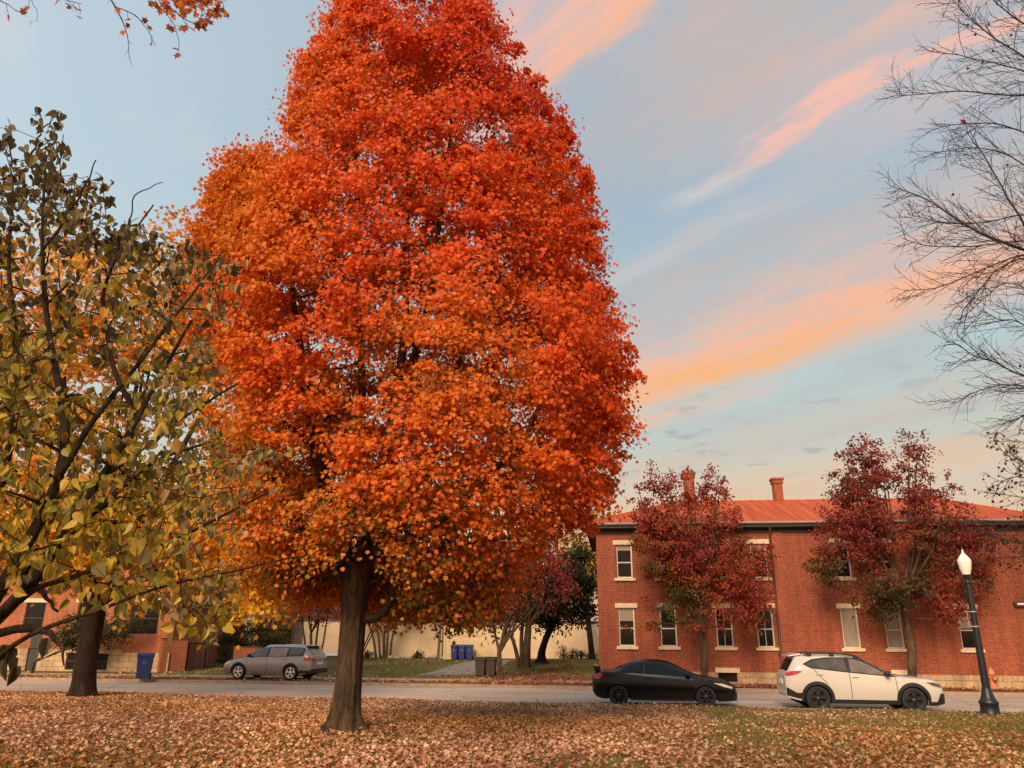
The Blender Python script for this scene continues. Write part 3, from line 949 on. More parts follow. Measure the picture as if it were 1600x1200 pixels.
hw.add([(0, 0, -.2), (0, 8, -.2), (0, 8, HH), (0, 0, HH)], [(0, 1, 2, 3)]); hw.add([(xl, 0, -.2), (xl, 8, -.2), (xl, 8, HH), (xl, 0, HH)], [(0, 3, 2, 1)])
hw.add([(xl, 8, -.2), (0, 8, -.2), (0, 8, HH), (xl, 8, HH)], [(0, 3, 2, 1)])
hw.build('wall', M['brick_old'], house)
hr = MB(); hr.add([(xl - .4, -.4, HH), (.4, -.4, HH), (.4, 8.4, HH), (xl - .4, 8.4, HH), (xl - .4, 4, HH + 2.4), (.4, 4, HH + 2.4)], [(0, 1, 5, 4), (2, 3, 4, 5), (1, 2, 5), (3, 0, 4), (0, 3, 2, 1)])
hr.build('roof', M['fascia'], house)
do = MB().b2(dr[0], dr[1], .02, .07, dr[2], dr[3] - .01).build('door', M['door_grey'], house)
pn = MB()
for i in range(2):
    for j in range(3):
        a = dr[0] + (dr[1] - dr[0]) * (.12 + .42 * i); pn.b2(a, a + (dr[1] - dr[0]) * .34, .005, .02, .15 + j * .62, .65 + j * .62)
pn.build('door_panel', M['door_grey'], do)
for h in (bw1, bw2, bw3): sash_window(house, *h, M['door_grey'], M['dark_glass'], None, y=.04, t=.05)
for h in uw + up2:
    if h[0] > xl: sash_window(house, *h, M['door_grey'], M['dark_glass'], None, y=.05, t=.05, stone=M['limestone'], sill=False)


def wall_obj(name, label, pts, thick, h, mat, cap=None, caph=.08, zbase=None):
    """free-standing wall along a ground polyline (two points)"""
    a, b = np.array(pts[0][:2]), np.array(pts[1][:2])
    L = np.linalg.norm(b - a); an = math.atan2(b[1] - a[1], b[0] - a[0])
    e = empty(name, (a[0], a[1], pts[0][2]), an, label, 'wall')
    MB().b2(0, L, 0, thick, -.3, h).build('wall_body', mat, e)
    if cap is not None: MB().b2(-.04, L + .04, -.05, thick + .05, h + .001, h + caph).build('coping', cap, e, bevel=.01)
    return e, L


p0, p1 = G(247.5, 1052, .13), G(288, 1051, .13)
h_ = (G(268, 1051, .13)); hgt = P(268, 998, h_[1])[2] - .13
wall_obj('garden_wall', 'orange brick garden wall block beside the blue wheelie bin', (p0, p1), .5, hgt, M['brick_old'], M['coping'], .05)
p0, p1 = G(291, 1049, .15), G(316, 1048, .15)
hgt = P(300, 1005, p0[1])[2] - .15
wall_obj('garden_wall', 'narrow brown brick wall between the orange wall block and the iron fence', (p0, p1), .35, hgt, M['brick_dark'], M['coping'], .05)
p0, p1 = G(362, 1047, .15), G(404, 1047, .15)
hgt = P(380, 1012, p0[1])[2] - .15
wall_obj('garden_wall', 'orange brick wall behind the bonnet of the grey estate car', (p0, p1), .35, hgt, M['brick_old'], M['coping'], .05)
# iron fence
p0, p1 = G(317, 1048, .15), G(361, 1047, .15)
L = np.linalg.norm((p1 - p0)[:2]); an = math.atan2(p1[1] - p0[1], p1[0] - p0[0])
fe = empty('iron_fence', p0, an, 'black wrought iron fence in front of a dark hedge', 'fence')
hf = 1.25
for z in (.18, hf - .15): MB().b2(.04, L - .04, -.012, .012, z, z + .035).build('rail', M['iron'], fe)
nb = int(L / .13)
for i in range(nb):
    x = .1 + i * (L - .2) / (nb - 1)
    MB().tube([(x, 0, .02), (x, 0, hf), (x, 0, hf + .09)], [.011, .011, .002], 6).build('picket', M['iron'], fe)
for x in (.03, L - .03): MB().b2(x - .03, x + .03, -.03, .03, 0, hf + .1).build('post', M['iron'], fe, bevel=.006)

# cream wall across the yard
p0, p1 = G(470, 1028, .55), G(936, 1029, .55)
hgt = P(900, 974, p1[1])[2] - .55
cw, CL = wall_obj('boundary_wall', 'long cream rendered wall with brown coping across the yard', (p0, p1), .3, hgt, M['cream'], M['coping'], .16)
# pale board gate in front of the wall
p0, p1 = G(695, 1031, .55), G(752, 1031, .55)
an = math.atan2(p1[1] - p0[1], p1[0] - p0[0]); L = np.linalg.norm((p1 - p0)[:2])
hg = P(720, 984, p0[1])[2] - .55
gate = empty('board_gate', p0, an, 'pale board gate on the cream wall behind blue bins', 'gate')
nbd = 9
gb = MB()
for i in range(nbd): gb.b2(L * i / nbd + .006, L * (i + 1) / nbd - .006, 0, .03, .02, hg)
gb.build('board_panel', M['cream_pale'], gate)
for z in (.3, hg - .35): MB().b2(.02, L - .02, -.03, -.002, z, z + .09).build('rail', M['cream_pale'], gate)
for x in (-.1, L + .005): MB().b2(x, x + .1, -.03, .07, 0, hg + .1).build('post', M['cream_pale'], gate)


# ------------------------------------------------------------------ cars
def pchip(keys):
    k = sorted(keys); x = np.array([a for a, _ in k], float); y = np.array([b for _, b in k], float)
    h = np.diff(x); d = np.diff(y) / h
    m_ = np.zeros(len(x)); m_[0], m_[-1] = d[0], d[-1]
    for i in range(1, len(x) - 1):
        if d[i - 1] * d[i] > 0:
            w1, w2 = 2 * h[i] + h[i - 1], h[i] + 2 * h[i - 1]
            m_[i] = (w1 + w2) / (w1 / d[i - 1] + w2 / d[i])

    def f(v):
        v = np.clip(v, x[0], x[-1]); i = int(np.clip(np.searchsorted(x, v) - 1, 0, len(x) - 2))
        t = (v - x[i]) / h[i]
        return (2 * t**3 - 3 * t**2 + 1) * y[i] + (t**3 - 2 * t**2 + t) * h[i] * m_[i] + (-2 * t**3 + 3 * t**2) * y[i + 1] + (t**3 - t**2) * h[i] * m_[i + 1]
    return f


class Body:
    def __init__(s, sp):
        s.sp = sp
        s.top = pchip(sp['top']); s.belt = pchip(sp['belt']); s.bot = pchip(sp['bot']); s.wid = pchip(sp['wid']); s.roofw = pchip(sp['roofw'])
        s.x0, s.x1 = sp['top'][0][0], sp['top'][-1][0]

    def zbot(s, x):
        z = s.bot(x)
        for xa in s.sp['axles']:
            r = s.sp['arch']; d = abs(x - xa)
            if d < r: z = max(z, s.sp['wr'] + math.sqrt(r * r - d * d) * 0.985)
        return z

    def low_y(s, x, z):
        zb = 0.22; v = (z - zb) / max(.2, s.belt(x) - zb)
        return s.wid(x) * (1 - .11 * max(0, .55 - v) ** 1.6 / .4 - .10 * max(0, v - .5) ** 1.7)

    def edges(s, x):
        zt = s.top(x); zb = min(s.belt(x), zt - .015)
        wb = s.low_y(x, zb); wr = min(s.roofw(x), wb - .012)
        ze = zb + (zt - zb) * (.86 if zt - zb > .2 else .72)
        return zt, zb, wb, wr, ze

    def side_y(s, x, z):
        zt, zb, wb, wr, ze = s.edges(x)
        if z <= zb: return s.low_y(x, z)
        t = min(1, (z - zb) / max(.01, ze - zb))
        return wb + (wr - wb) * t + .03 * math.sin(PI * t) * min(1, (zt - zb) / .4)

    def roof_z(s, x, y):
        zt, zb, wb, wr, ze = s.edges(x)
        return ze + (zt - ze) * (1 - abs(y / wr) ** 2.6)

    def section(s, x):
        zt, zb, wb, wr, ze = s.edges(x); z0 = min(s.zbot(x), zb - .01)
        pts = []
        for i in range(9):
            z = z0 + (zb - z0) * i / 8
            pts.append((s.low_y(x, z), z))
        for i in range(1, 6):
            z = zb + (ze - zb) * i / 5; pts.append((s.side_y(x, z), z))
        for i in range(1, 9):
            y = wr * math.cos(PI / 2 * i / 8) if i < 8 else 0
            pts.append((y, s.roof_z(x, y)))
        return pts

    def mesh(s, mb):
        xs_ = set(np.linspace(s.x0, s.x1, 110))
        for xa in s.sp['axles']:
            r = s.sp['arch']
            for a in np.linspace(-1, 1, 35): xs_.add(xa + r * math.sin(a * PI / 2) * .9999)
            xs_.add(xa - r - .002); xs_.add(xa + r + .002)
        xs_ = sorted(x for x in xs_ if s.x0 <= x <= s.x1)
        A = []
        for x in xs_:
            p = s.section(x); A.append([(x, y, z) for y, z in p] + [(x, -y, z) for y, z in p[-2::-1]])
        mb.grid(A)
        for row in (A[0], A[-1]): mb.add(row, [tuple(range(len(row)))])

    def patch(s, mb, xs_, zlo, zhi, side, off=.005, rows=5):
        """strip hugging the side surface; zlo/zhi functions of x"""
        A = []
        for x in xs_:
            a, b = zlo(x), max(zlo(x), zhi(x)); A.append([(x, side * (s.side_y(x, a + (b - a) * k / rows) + off), a + (b - a) * k / rows) for k in range(rows + 1)])
        mb.grid(A)

    def poly_patch(s, mb, bot, top, side, off=.006, n=24, rows=6):
        """bot/top: polylines (x,z) sharing end x's"""
        bx, bz = zip(*sorted(bot)); tx, tz = zip(*sorted(top))
        xs_ = np.linspace(max(bx[0], tx[0]), min(bx[-1], tx[-1]), n)
        s.patch(mb, xs_, lambda x: float(np.interp(x, bx, bz)), lambda x: float(np.interp(x, tx, tz)), side, off, rows)

    def roof_patch(s, mb, xa, xb, fr=.9, off=.006, n=14):
        A = []
        for x in np.linspace(xa, xb, n):
            wr = s.edges(x)[3] * fr; dz = (s.top(x + .01) - s.top(x - .01)) / .02; nn = math.hypot(1, dz)
            A.append([(x - dz / nn * off, y, s.roof_z(x, y) + off / nn) for y in np.linspace(-wr, wr, 13)])
        mb.grid(A)


def make_wheel(par, x, y, side, r, wdt, style, rim_mat, hub_r):
    wh = empty('wheel', (x, y, r), 0, parent=par)
    t = MB()
    h = wdt / 2
    prof = [(hub_r, -h * .8), (hub_r + .02, -h), (r - .03, -h), (r - .008, -h * .8), (r, -h * .45), (r, h * .45), (r - .008, h * .8), (r - .03, h), (hub_r + .02, h), (hub_r, h * .8)]
    t.lathe(prof, axis='y', n=36, cap=False); t.build('tyre', M['rubber'], wh)
    k = MB()
    o = side * h * .72
    k.lathe([(hub_r + .004, -h * .75), (hub_r + .004, h * .75)], axis='y', n=36, cap=False)
    k.lathe([(hub_r + .004, o), (hub_r + .004, o + side * .02), (hub_r - .02, o + side * .015), (hub_r - .025, o - side * .03)], axis='y', n=36, cap=False)
    k.lathe([(.0, o + side * .012), (.05, o + side * .012), (.06, o), (.06, o - side * .04)], axis='y', n=20, cap=False)
    ns, wsp, split = style
    for i in range(ns):
        a = 2 * PI * i / ns + .3
        for da in ((-split, split) if split else (0,)):
            ca, sa = math.cos(a), math.sin(a)
            cb, sb = math.cos(a + da), math.sin(a + da)
            p0 = np.array([.04 * ca, .04 * sa]); p1 = np.array([(hub_r) * cb, (hub_r) * sb])
            tdir = unit(p1 - p0); nn_ = np.array([-tdir[1], tdir[0]])
            wa, wb_ = wsp * .7, wsp
            vs = []
            for yy in (o + side * .006, o - side * .03):
                for p, wv_ in ((p0, wa), (p1, wb_)):
                    for sg in (-1, 1):
                        c = p + nn_ * sg * wv_ / 2
                        vs.append((c[0], yy, c[1]))
            k.add(vs, [(0, 1, 3, 2), (4, 6, 7, 5), (0, 2, 6, 4), (1, 5, 7, 3)])
    k.build('rim', rim_mat, wh)
    d = MB(); d.lathe([(0, o - side * .06), (hub_r, o - side * .06)], axis='y', n=24, cap=False); d.build('brake_disc', M['underbody'], wh)
    return wh


def underbody(par, sp, b):
    u = MB()
    u.b2(b.x0 + .35, b.x1 - .35, -.55, .55, .2, .5)
    for xa in sp['axles']:
        for sd_ in (-1, 1):
            A = []
            for a in np.linspace(-.15, PI + .15, 20):
                A.append([(xa + (sp['arch'] + .012) * math.cos(a), sd_ * yy, sp['wr'] + (sp['arch'] + .012) * math.sin(a)) for yy in (.5, b.wid(xa) - .03)])
            u.grid(A)
            u.b2(xa - sp['arch'], xa + sp['arch'], sd_ * .5 - .01, sd_ * .5 + .01, .2, sp['wr'] + sp['arch'])
    u.build('underbody', M['underbody'], par)


def seams(b, mb, lines, side):
    for pts in lines:
        pts = np.array(pts, float)
        for (xa, za), (xb, zb) in zip(pts[:-1], pts[1:]):
            nseg = 6
            for k in range(nseg):
                q0 = np.array([xa, za]) + (np.array([xb, zb]) - np.array([xa, za])) * k / nseg; q1 = np.array([xa, za]) + (np.array([xb, zb]) - np.array([xa, za])) * (k + 1) / nseg
                d = unit(q1 - q0); nn_ = np.array([-d[1], d[0]]) * .008
                vs = [(c[0], side * (b.side_y(c[0], c[1]) + .003), c[1]) for c in (q0 - nn_, q1 - nn_, q1 + nn_, q0 + nn_)]
                mb.add(vs, [(0, 1, 2, 3)])


def mirror(par, b, x, z, side, mat, glass):
    y = b.side_y(x, z)
    o = MB()
    o.tube([(x, side * (y - .01), z - .02), (x - .01, side * (y + .06), z + .005)], [.02, .02], 6)
    prof = []
    o.lathe([(.0, .0), (.055, .012), (.075, .06), (.078, .12), (.06, .19), (.0, .215)], c=(x - .0, side * (y + .05) if side > 0 else -(y + .05) - .215, z + .035), axis='y', n=12, cap=False)
    return o.build('side_mirror', mat, par)


# white crossover
sp = dict(top=[(-2.235, .95), (-2.2, 1.05), (-2.08, 1.22), (-1.93, 1.46), (-1.84, 1.55), (-1.3, 1.585), (-.75, 1.59), (-.3, 1.555), (.0, 1.48), (.5, 1.25), (.98, 1.02), (1.3, .985), (1.75, .955), (2.0, .915), (2.11, .865), (2.18, .79), (2.22, .70), (2.235, .62)],
          belt=[(-2.235, .92), (-2.1, 1.0), (-1.8, 1.2), (-1.4, 1.185), (-.5, 1.09), (.4, 1.0), (.95, .96), (1.5, .9), (2.0, .83), (2.2, .66), (2.235, .58)],
          bot=[(-2.235, .42), (-2.15, .36), (-1.8, .28), (-1.0, .24), (.9, .24), (1.8, .24), (2.1, .25), (2.23, .3)],
          wid=[(-2.235, .70), (-2.18, .78), (-2.0, .85), (-1.4, .895), (0, .9), (1.3, .9), (1.8, .875), (2.05, .82), (2.16, .74), (2.21, .66), (2.235, .58)],
          roofw=[(-2.235, .66), (-2.0, .64), (-1.5, .6), (-.4, .61), (.0, .63), (.6, .69), (1.0, .74), (1.8, .72), (2.1, .6), (2.23, .5)],
          axles=[-1.36, 1.305], arch=.385, wr=.35)


def orient(px0, px1, py, z, yadj):
    a, b_ = G(px0, py[0], z), G(px1, py[1], z)
    return a, b_


def car_at(name, label, rear_px, front_px, heading, group='cars parked along the street', off=0.9):
    """wheel contact points of the near side -> centre and yaw"""
    a, c = np.array(rear_px), np.array(front_px)
    d = unit(c - a); yaw = math.atan2(d[1], d[0])
    return a, c, yaw


def place_car(name, label, near_mid, yaw, halfw, scale=1.0):
    nrm = np.array([-math.sin(yaw), math.cos(yaw), 0])
    if nrm[1] < 0: nrm = -nrm
    c = near_mid + nrm * halfw * scale
    e = empty(name, c, yaw, label, 'car', 'cars parked along the street')
    e.scale = (scale,) * 3
    return e


YAW = math.atan(-0.145)
near_mid = (G(1267, 1111.5, 0) + G(1424, 1114.5, 0)) / 2; near_mid[2] = 0
b = Body(sp)
ax_mid = sum(sp['axles']) / 2
sc_ = 1.0
wc = place_car('parked_car', 'white crossover with black wheel arch cladding, roof rails and black wheels', near_mid + np.array([.2, -.03, 0]) - np.array([math.cos(YAW), math.sin(YAW), 0]) * ax_mid, YAW, .88)
bm = MB(); b.mesh(bm); bm.build('body', M['paint_white'], wc)
underbody(wc, sp, b)
for sd_ in (-1, 1):
    for xa in sp['axles']: make_wheel(wc, xa, sd_ * .775, sd_, .35, .225, (5, .05, .16), M['alloy_dark'], .232)
    g1 = MB(); b.poly_patch(g1, [(-1.62, 1.3), (-1.45, 1.225), (-.50, 1.125), (-.47, 1.12)], [(-1.62, 1.31), (-1.4, 1.4), (-1.0, 1.455), (-.57, 1.47), (-.47, 1.47)], sd_)
    fr = MB(); b.poly_patch(fr, [(-1.70, 1.3), (-1.5, 1.185), (-.50, 1.085), (.92, .965)], [(-1.70, 1.31), (-1.42, 1.44), (-1.0, 1.495), (-.35, 1.505), (.0, 1.435), (.45, 1.235), (.92, .975)], sd_, .004, 40)
    fr.build('window_surround', M['cladding'], wc)
    g1.build('rear_side_window', M['seat_glass'], wc)
    g2 = MB(); b.poly_patch(g2, [(-.36, 1.105), (.55, 1.02)], [(-.36, 1.47), (-.3, 1.465), (.0, 1.395), (.35, 1.225), (.55, 1.1)], sd_, .009)
    g2.build('front_side_window', M['car_glass_pale'], wc)
    cl_ = MB()
    for xa in sp['axles']:
        r1, r2 = sp['arch'] - .004, sp['arch'] + .085
        xs_ = [xa + r2 * math.sin(t) for t in np.linspace(-PI / 2, PI / 2, 41)]
        lo = lambda x: max(.27, sp['wr'] + (math.sqrt(max(0, r1 * r1 - (x - xa) ** 2)) if abs(x - xa) < r1 else -.1))
        hi = lambda x: max(lo(x), sp['wr'] + .01 + math.sqrt(max(0, r2 * r2 - (x - xa) ** 2)))
        b.patch(cl_, xs_, lo, hi, sd_, .014, 4)
    b.patch(cl_, np.linspace(-.98, .93, 30), lambda x: .22, lambda x: .335, sd_, .016, 3)
    b.patch(cl_, np.linspace(-2.225, -1.74, 12), lambda x: .34 + max(0, -x - 1.9) * .25, lambda x: .50 + max(0, -x - 1.95) * .55, sd_, .012, 3)
    b.patch(cl_, np.linspace(1.70, 2.215, 24), lambda x: .20 + .06 * max(0, (x - 1.9) / .3), lambda x: .31 + .23 * min(1, max(0, x - 1.95) / .11), sd_, .012, 3)
    cl_.build('cladding', M['cladding'], wc)
    tl = MB(); b.poly_patch(tl, [(-2.215, .955), (-1.95, 1.0), (-1.76, 1.09)], [(-2.215, 1.03), (-2.1, 1.095), (-1.9, 1.115), (-1.76, 1.1)], sd_, .01, 14); tl.build('taillight', M['red_lamp'], wc)
    hl = MB(); b.poly_patch(hl, [(1.70, .83), (1.9, .74), (2.14, .69)], [(1.70, .845), (1.9, .84), (2.14, .785)], sd_, .01, 14); hl.build('headlight', M['dark_lamp'], wc)
    rr = MB(); pts = [(x, sd_ * (.60 - .01 * abs(x)), b.roof_z(x, .56) + .075 - .0 * x) for x in np.linspace(-1.45, -.1, 12)]
    pts = [(-1.6, sd_ * .585, b.roof_z(-1.6, .56) + .01)] + pts + [(.08, sd_ * .6, b.roof_z(.05, .56) - .0)]
    rr.tube(pts, [.022] * len(pts), 8)
    for x in (-1.45, -.8, -.12): rr.b2(x - .07, x + .07, sd_ * .595 - .02, sd_ * .595 + .02, b.roof_z(x, .57) - .03, b.roof_z(x, .57) + .075)
    rr.build('roof_rail', M['cladding'], wc)
    mirror(wc, b, .62, 1.03, sd_, M['cladding'], None)
    for x, z in ((-1.27, 1.02), (-.27, .96)):
        y = b.side_y(x, z); dh = MB(); dh.tube([(x - .1, sd_ * (y + .006), z), (x - .07, sd_ * (y + .03), z + .006), (x + .07, sd_ * (y + .03), z + .004), (x + .1, sd_ * (y + .006), z)], [.014] * 4, 8); dh.build('door_handle', M['paint_white'], wc)
    [seams(b, q_ := MB(), [ln_], sd_) or q_.build('door_seam', M['underbody'], wc) for ln_ in [[(-.42, 1.08), (-.40, .36)], [(.86, .95), (.88, .60), (.84, .36)], [(-1.42, 1.17), (-1.05, .75)]]]
wsd = MB(); b.roof_patch(wsd, .05, .95, .93); wsd.build('windshield', M['car_glass'], wc)
rwd = MB(); b.roof_patch(rwd, -2.16, -1.93, .93); rwd.build('rear_window', M['car_glass'], wc)
spl = MB(); spl.add([(-2.05, -.55, 1.53), (-2.05, .55, 1.53), (-1.7, .58, 1.6), (-1.7, -.58, 1.6), (-2.05, -.55, 1.5), (-2.05, .55, 1.5), (-1.7, .58, 1.55), (-1.7, -.58, 1.55)], [(0, 1, 2, 3), (4, 7, 6, 5), (0, 4, 5, 1), (1, 5, 6, 2), (3, 2, 6, 7), (0, 3, 7, 4)])
spl.build('spoiler', M['paint_white'], wc, bevel=.012)
gr = MB(); gr.b2(2.2, 2.245, -.42, .42, .42, .6); gr.build('grille', M['cladding'], wc, bevel=.01)
fs = MB(); fs.b2(2.12, 2.24, -.52, .52, .24, .34); fs.build('skid_plate', M['cladding'], wc, bevel=.02)
cw_ = MB(); cw_.b2(.97, 1.06, -.6, .6, b.top(1.0) - .02, b.top(1.0) + .012); cw_.build('wiper_cowl', M['cladding'], wc, bevel=.005)
pl = MB(); pl.b2(-2.25, -2.235, -.26, .26, .72, .86); pl.build('number_plate', M['plate'], wc)

# black coupe
sp2 = dict(top=[(-2.22, .93), (-2.12, 1.0), (-1.85, 1.035), (-1.62, 1.06), (-1.2, 1.22), (-.85, 1.33), (-.5, 1.365), (-.1, 1.355), (.2, 1.29), (.65, 1.09), (1.08, .915), (1.4, .865), (1.8, .79), (2.0, .725), (2.12, .655), (2.19, .57), (2.22, .49)],
           belt=[(-2.22, .9), (-1.9, .985), (-1.4, .975), (-.5, .92), (.4, .87), (1.05, .83), (1.6, .765), (2.0, .66), (2.17, .53), (2.22, .44)],
           bot=[(-2.22, .42), (-2.1, .27), (-1.8, .2), (-1.0, .18), (.9, .18), (1.8, .18), (2.1, .2), (2.22, .26)],
           wid=[(-2.22, .64), (-2.14, .74), (-1.9, .83), (-1.4, .87), (0, .875), (1.28, .872), (1.8, .83), (2.05, .73), (2.17, .58), (2.22, .45)],
           roofw=[(-2.22, .6), (-1.7, .66), (-1.3, .6), (-.5, .55), (.2, .58), (.7, .67), (1.1, .72), (1.8, .68), (2.1, .54), (2.22, .4)],
           axles=[-1.41, 1.24], arch=.345, wr=.31)
b = Body(sp2)
near_mid = (G(966, 1103, 0) + G(1107, 1107, 0)) / 2; near_mid[2] = 0
yaw2 = math.atan(-0.14)
bc = place_car('parked_car', 'black two door coupe with rear spoiler and black wheels', near_mid - np.array([math.cos(yaw2), math.sin(yaw2), 0]) * (sum(sp2['axles']) / 2), yaw2, .86)
bm = MB(); b.mesh(bm); bm.build('body', M['paint_black'], bc)
underbody(bc, sp2, b)
for sd_ in (-1, 1):
    for xa in sp2['axles']: make_wheel(bc, xa, sd_ * .755, sd_, .31, .205, (7, .035, 0), M['alloy_dark'], .215)
    fr = MB(); b.poly_patch(fr, [(-1.33, 1.0), (-.5, .935), (1.0, .85)], [(-1.33, 1.01), (-1.0, 1.125), (-.65, 1.225), (-.2, 1.265), (.15, 1.215), (.6, 1.03), (1.0, .86)], sd_, .003, 40); fr.build('window_surround', M['cladding'], bc)
    g1 = MB(); b.poly_patch(g1, [(-1.26, 1.005), (-.62, .955)], [(-1.26, 1.015), (-1.0, 1.1), (-.66, 1.205), (-.62, 1.21)], sd_, .008); g1.build('rear_side_window', M['car_glass'], bc)
    ps = MB(); b.poly_patch(ps, [(-.62, .955), (-.57, .95)], [(-.62, 1.21), (-.57, 1.225)], sd_, .011, 4); ps.build('window_pillar', M['alloy_dark'], bc)
    g2 = MB(); b.poly_patch(g2, [(-.565, .95), (.72, .885)], [(-.565, 1.225), (-.2, 1.25), (.12, 1.195), (.5, 1.03), (.72, .925)], sd_, .008); g2.build('front_side_window', M['car_glass'], bc)
    tl = MB(); b.poly_patch(tl, [(-2.205, .80), (-2.05, .77), (-1.87, .90)], [(-2.205, .90), (-2.0, .955), (-1.87, .945)], sd_, .01, 12); tl.build('taillight', M['red_lamp'], bc)
    hl = MB(); b.poly_patch(hl, [(1.50, .70), (1.8, .60), (2.06, .545)], [(1.50, .715), (1.75, .70), (2.06, .60)], sd_, .01, 12); hl.build('headlight', M['clear_lamp'], bc)
    mirror(bc, b, .72, .915, sd_, M['paint_black'], None)
    x, z = -.42, .83; y = b.side_y(x, z); dh = MB(); dh.tube([(x - .1, sd_ * (y + .006), z), (x - .07, sd_ * (y + .028), z + .006), (x + .07, sd_ * (y + .028), z + .004), (x + .1, sd_ * (y + .006), z)], [.013] * 4, 8); dh.build('door_handle', M['paint_black'], bc)
    [seams(b, q_ := MB(), [ln_], sd_) or q_.build('door_seam', M['rubber'], bc) for ln_ in [[(-.58, .94), (-.60, .5), (-.52, .24)], [(.93, .84), (.95, .55), (.86, .24)]]]
    sk_ = MB(); b.patch(sk_, np.linspace(-1.02, .86, 24), lambda x: .17, lambda x: .25, sd_, .012, 2); sk_.build('side_skirt', M['cladding'], bc)
wsd = MB(); b.roof_patch(wsd, .24, 1.04, .93); wsd.build('windshield', M['car_glass'], bc)
rwd = MB(); b.roof_patch(rwd, -1.58, -.98, .9); rwd.build('rear_window', M['car_glass'], bc)
spl = MB(); spl.add([(-2.24, -.62, 1.155), (-2.24, .62, 1.155), (-1.98, .62, 1.145), (-1.98, -.62, 1.145), (-2.24, -.62, 1.125), (-2.24, .62, 1.125), (-1.98, .62, 1.12), (-1.98, -.62, 1.12)], [(0, 1, 2, 3), (4, 7, 6, 5), (0, 4, 5, 1), (1, 5, 6, 2), (3, 2, 6, 7), (0, 3, 7, 4)])
for yy in (-.56, .56): spl.b2(-2.16, -2.0, yy - .03, yy + .03, 1.0, 1.13)
spl.build('spoiler', M['paint_black'], bc, bevel=.01)
gr = MB(); gr.b2(2.16, 2.235, -.3, .3, .27, .36); gr.build('grille', M['cladding'], bc, bevel=.01)
lip = MB(); lip.b2(2.0, 2.2, -.55, .55, .19, .23); lip.build('front_lip', M['cladding'], bc, bevel=.01)
pl = MB(); pl.b2(-2.235, -2.222, -.26, .26, .6, .72); pl.build('number_plate', M['plate'], bc)

# grey estate car facing left
sp3 = dict(top=[(-2.29, .86), (-2.26, 1.0), (-2.12, 1.2), (-1.97, 1.41), (-1.85, 1.465), (-1.2, 1.49), (-.4, 1.495), (.15, 1.455), (.55, 1.3), (1.12, .985), (1.5, .91), (1.9, .83), (2.1, .76), (2.22, .68), (2.27, .62), (2.29, .56)],
           belt=[(-2.29, .84), (-2.0, .98), (-1.2, 1.0), (-.2, .985), (.6, .96), (1.1, .92), (1.6, .84), (2.0, .72), (2.24, .55), (2.29, .48)],
           bot=[(-2.29, .4), (-2.2, .33), (-1.8, .24), (-1.0, .2), (.9, .2), (1.9, .2), (2.2, .22), (2.29, .3)],
           wid=[(-2.29, .76), (-2.24, .82), (-2.0, .87), (-1.4, .895), (0, .9), (1.4, .895), (1.85, .865), (2.1, .78), (2.24, .64), (2.29, .52)],
           roofw=[(-2.29, .7), (-2.0, .64), (-1.5, .6), (-.3, .61), (.3, .63), (.8, .7), (1.12, .74), (1.9, .72), (2.15, .58), (2.29, .45)],
           axles=[-1.32, 1.315], arch=.36, wr=.325)
b = Body(sp3)
near_mid = (G(365, 1068, 0) + G(447, 1068, 0)) / 2 + np.array([0, .35, 0]); near_mid[2] = .125
yaw3 = math.pi + math.atan(-0.13) + math.radians(-7)
sc3 = .96
gc = place_car('parked_car', 'grey metallic estate car with silver wheels parked on the far verge', near_mid - np.array([math.cos(yaw3), math.sin(yaw3), 0]) * (sum(sp3['axles']) / 2), yaw3, .88, sc3)
bm = MB(); b.mesh(bm); bm.build('body', M['paint_grey'], gc)
underbody(gc, sp3, b)
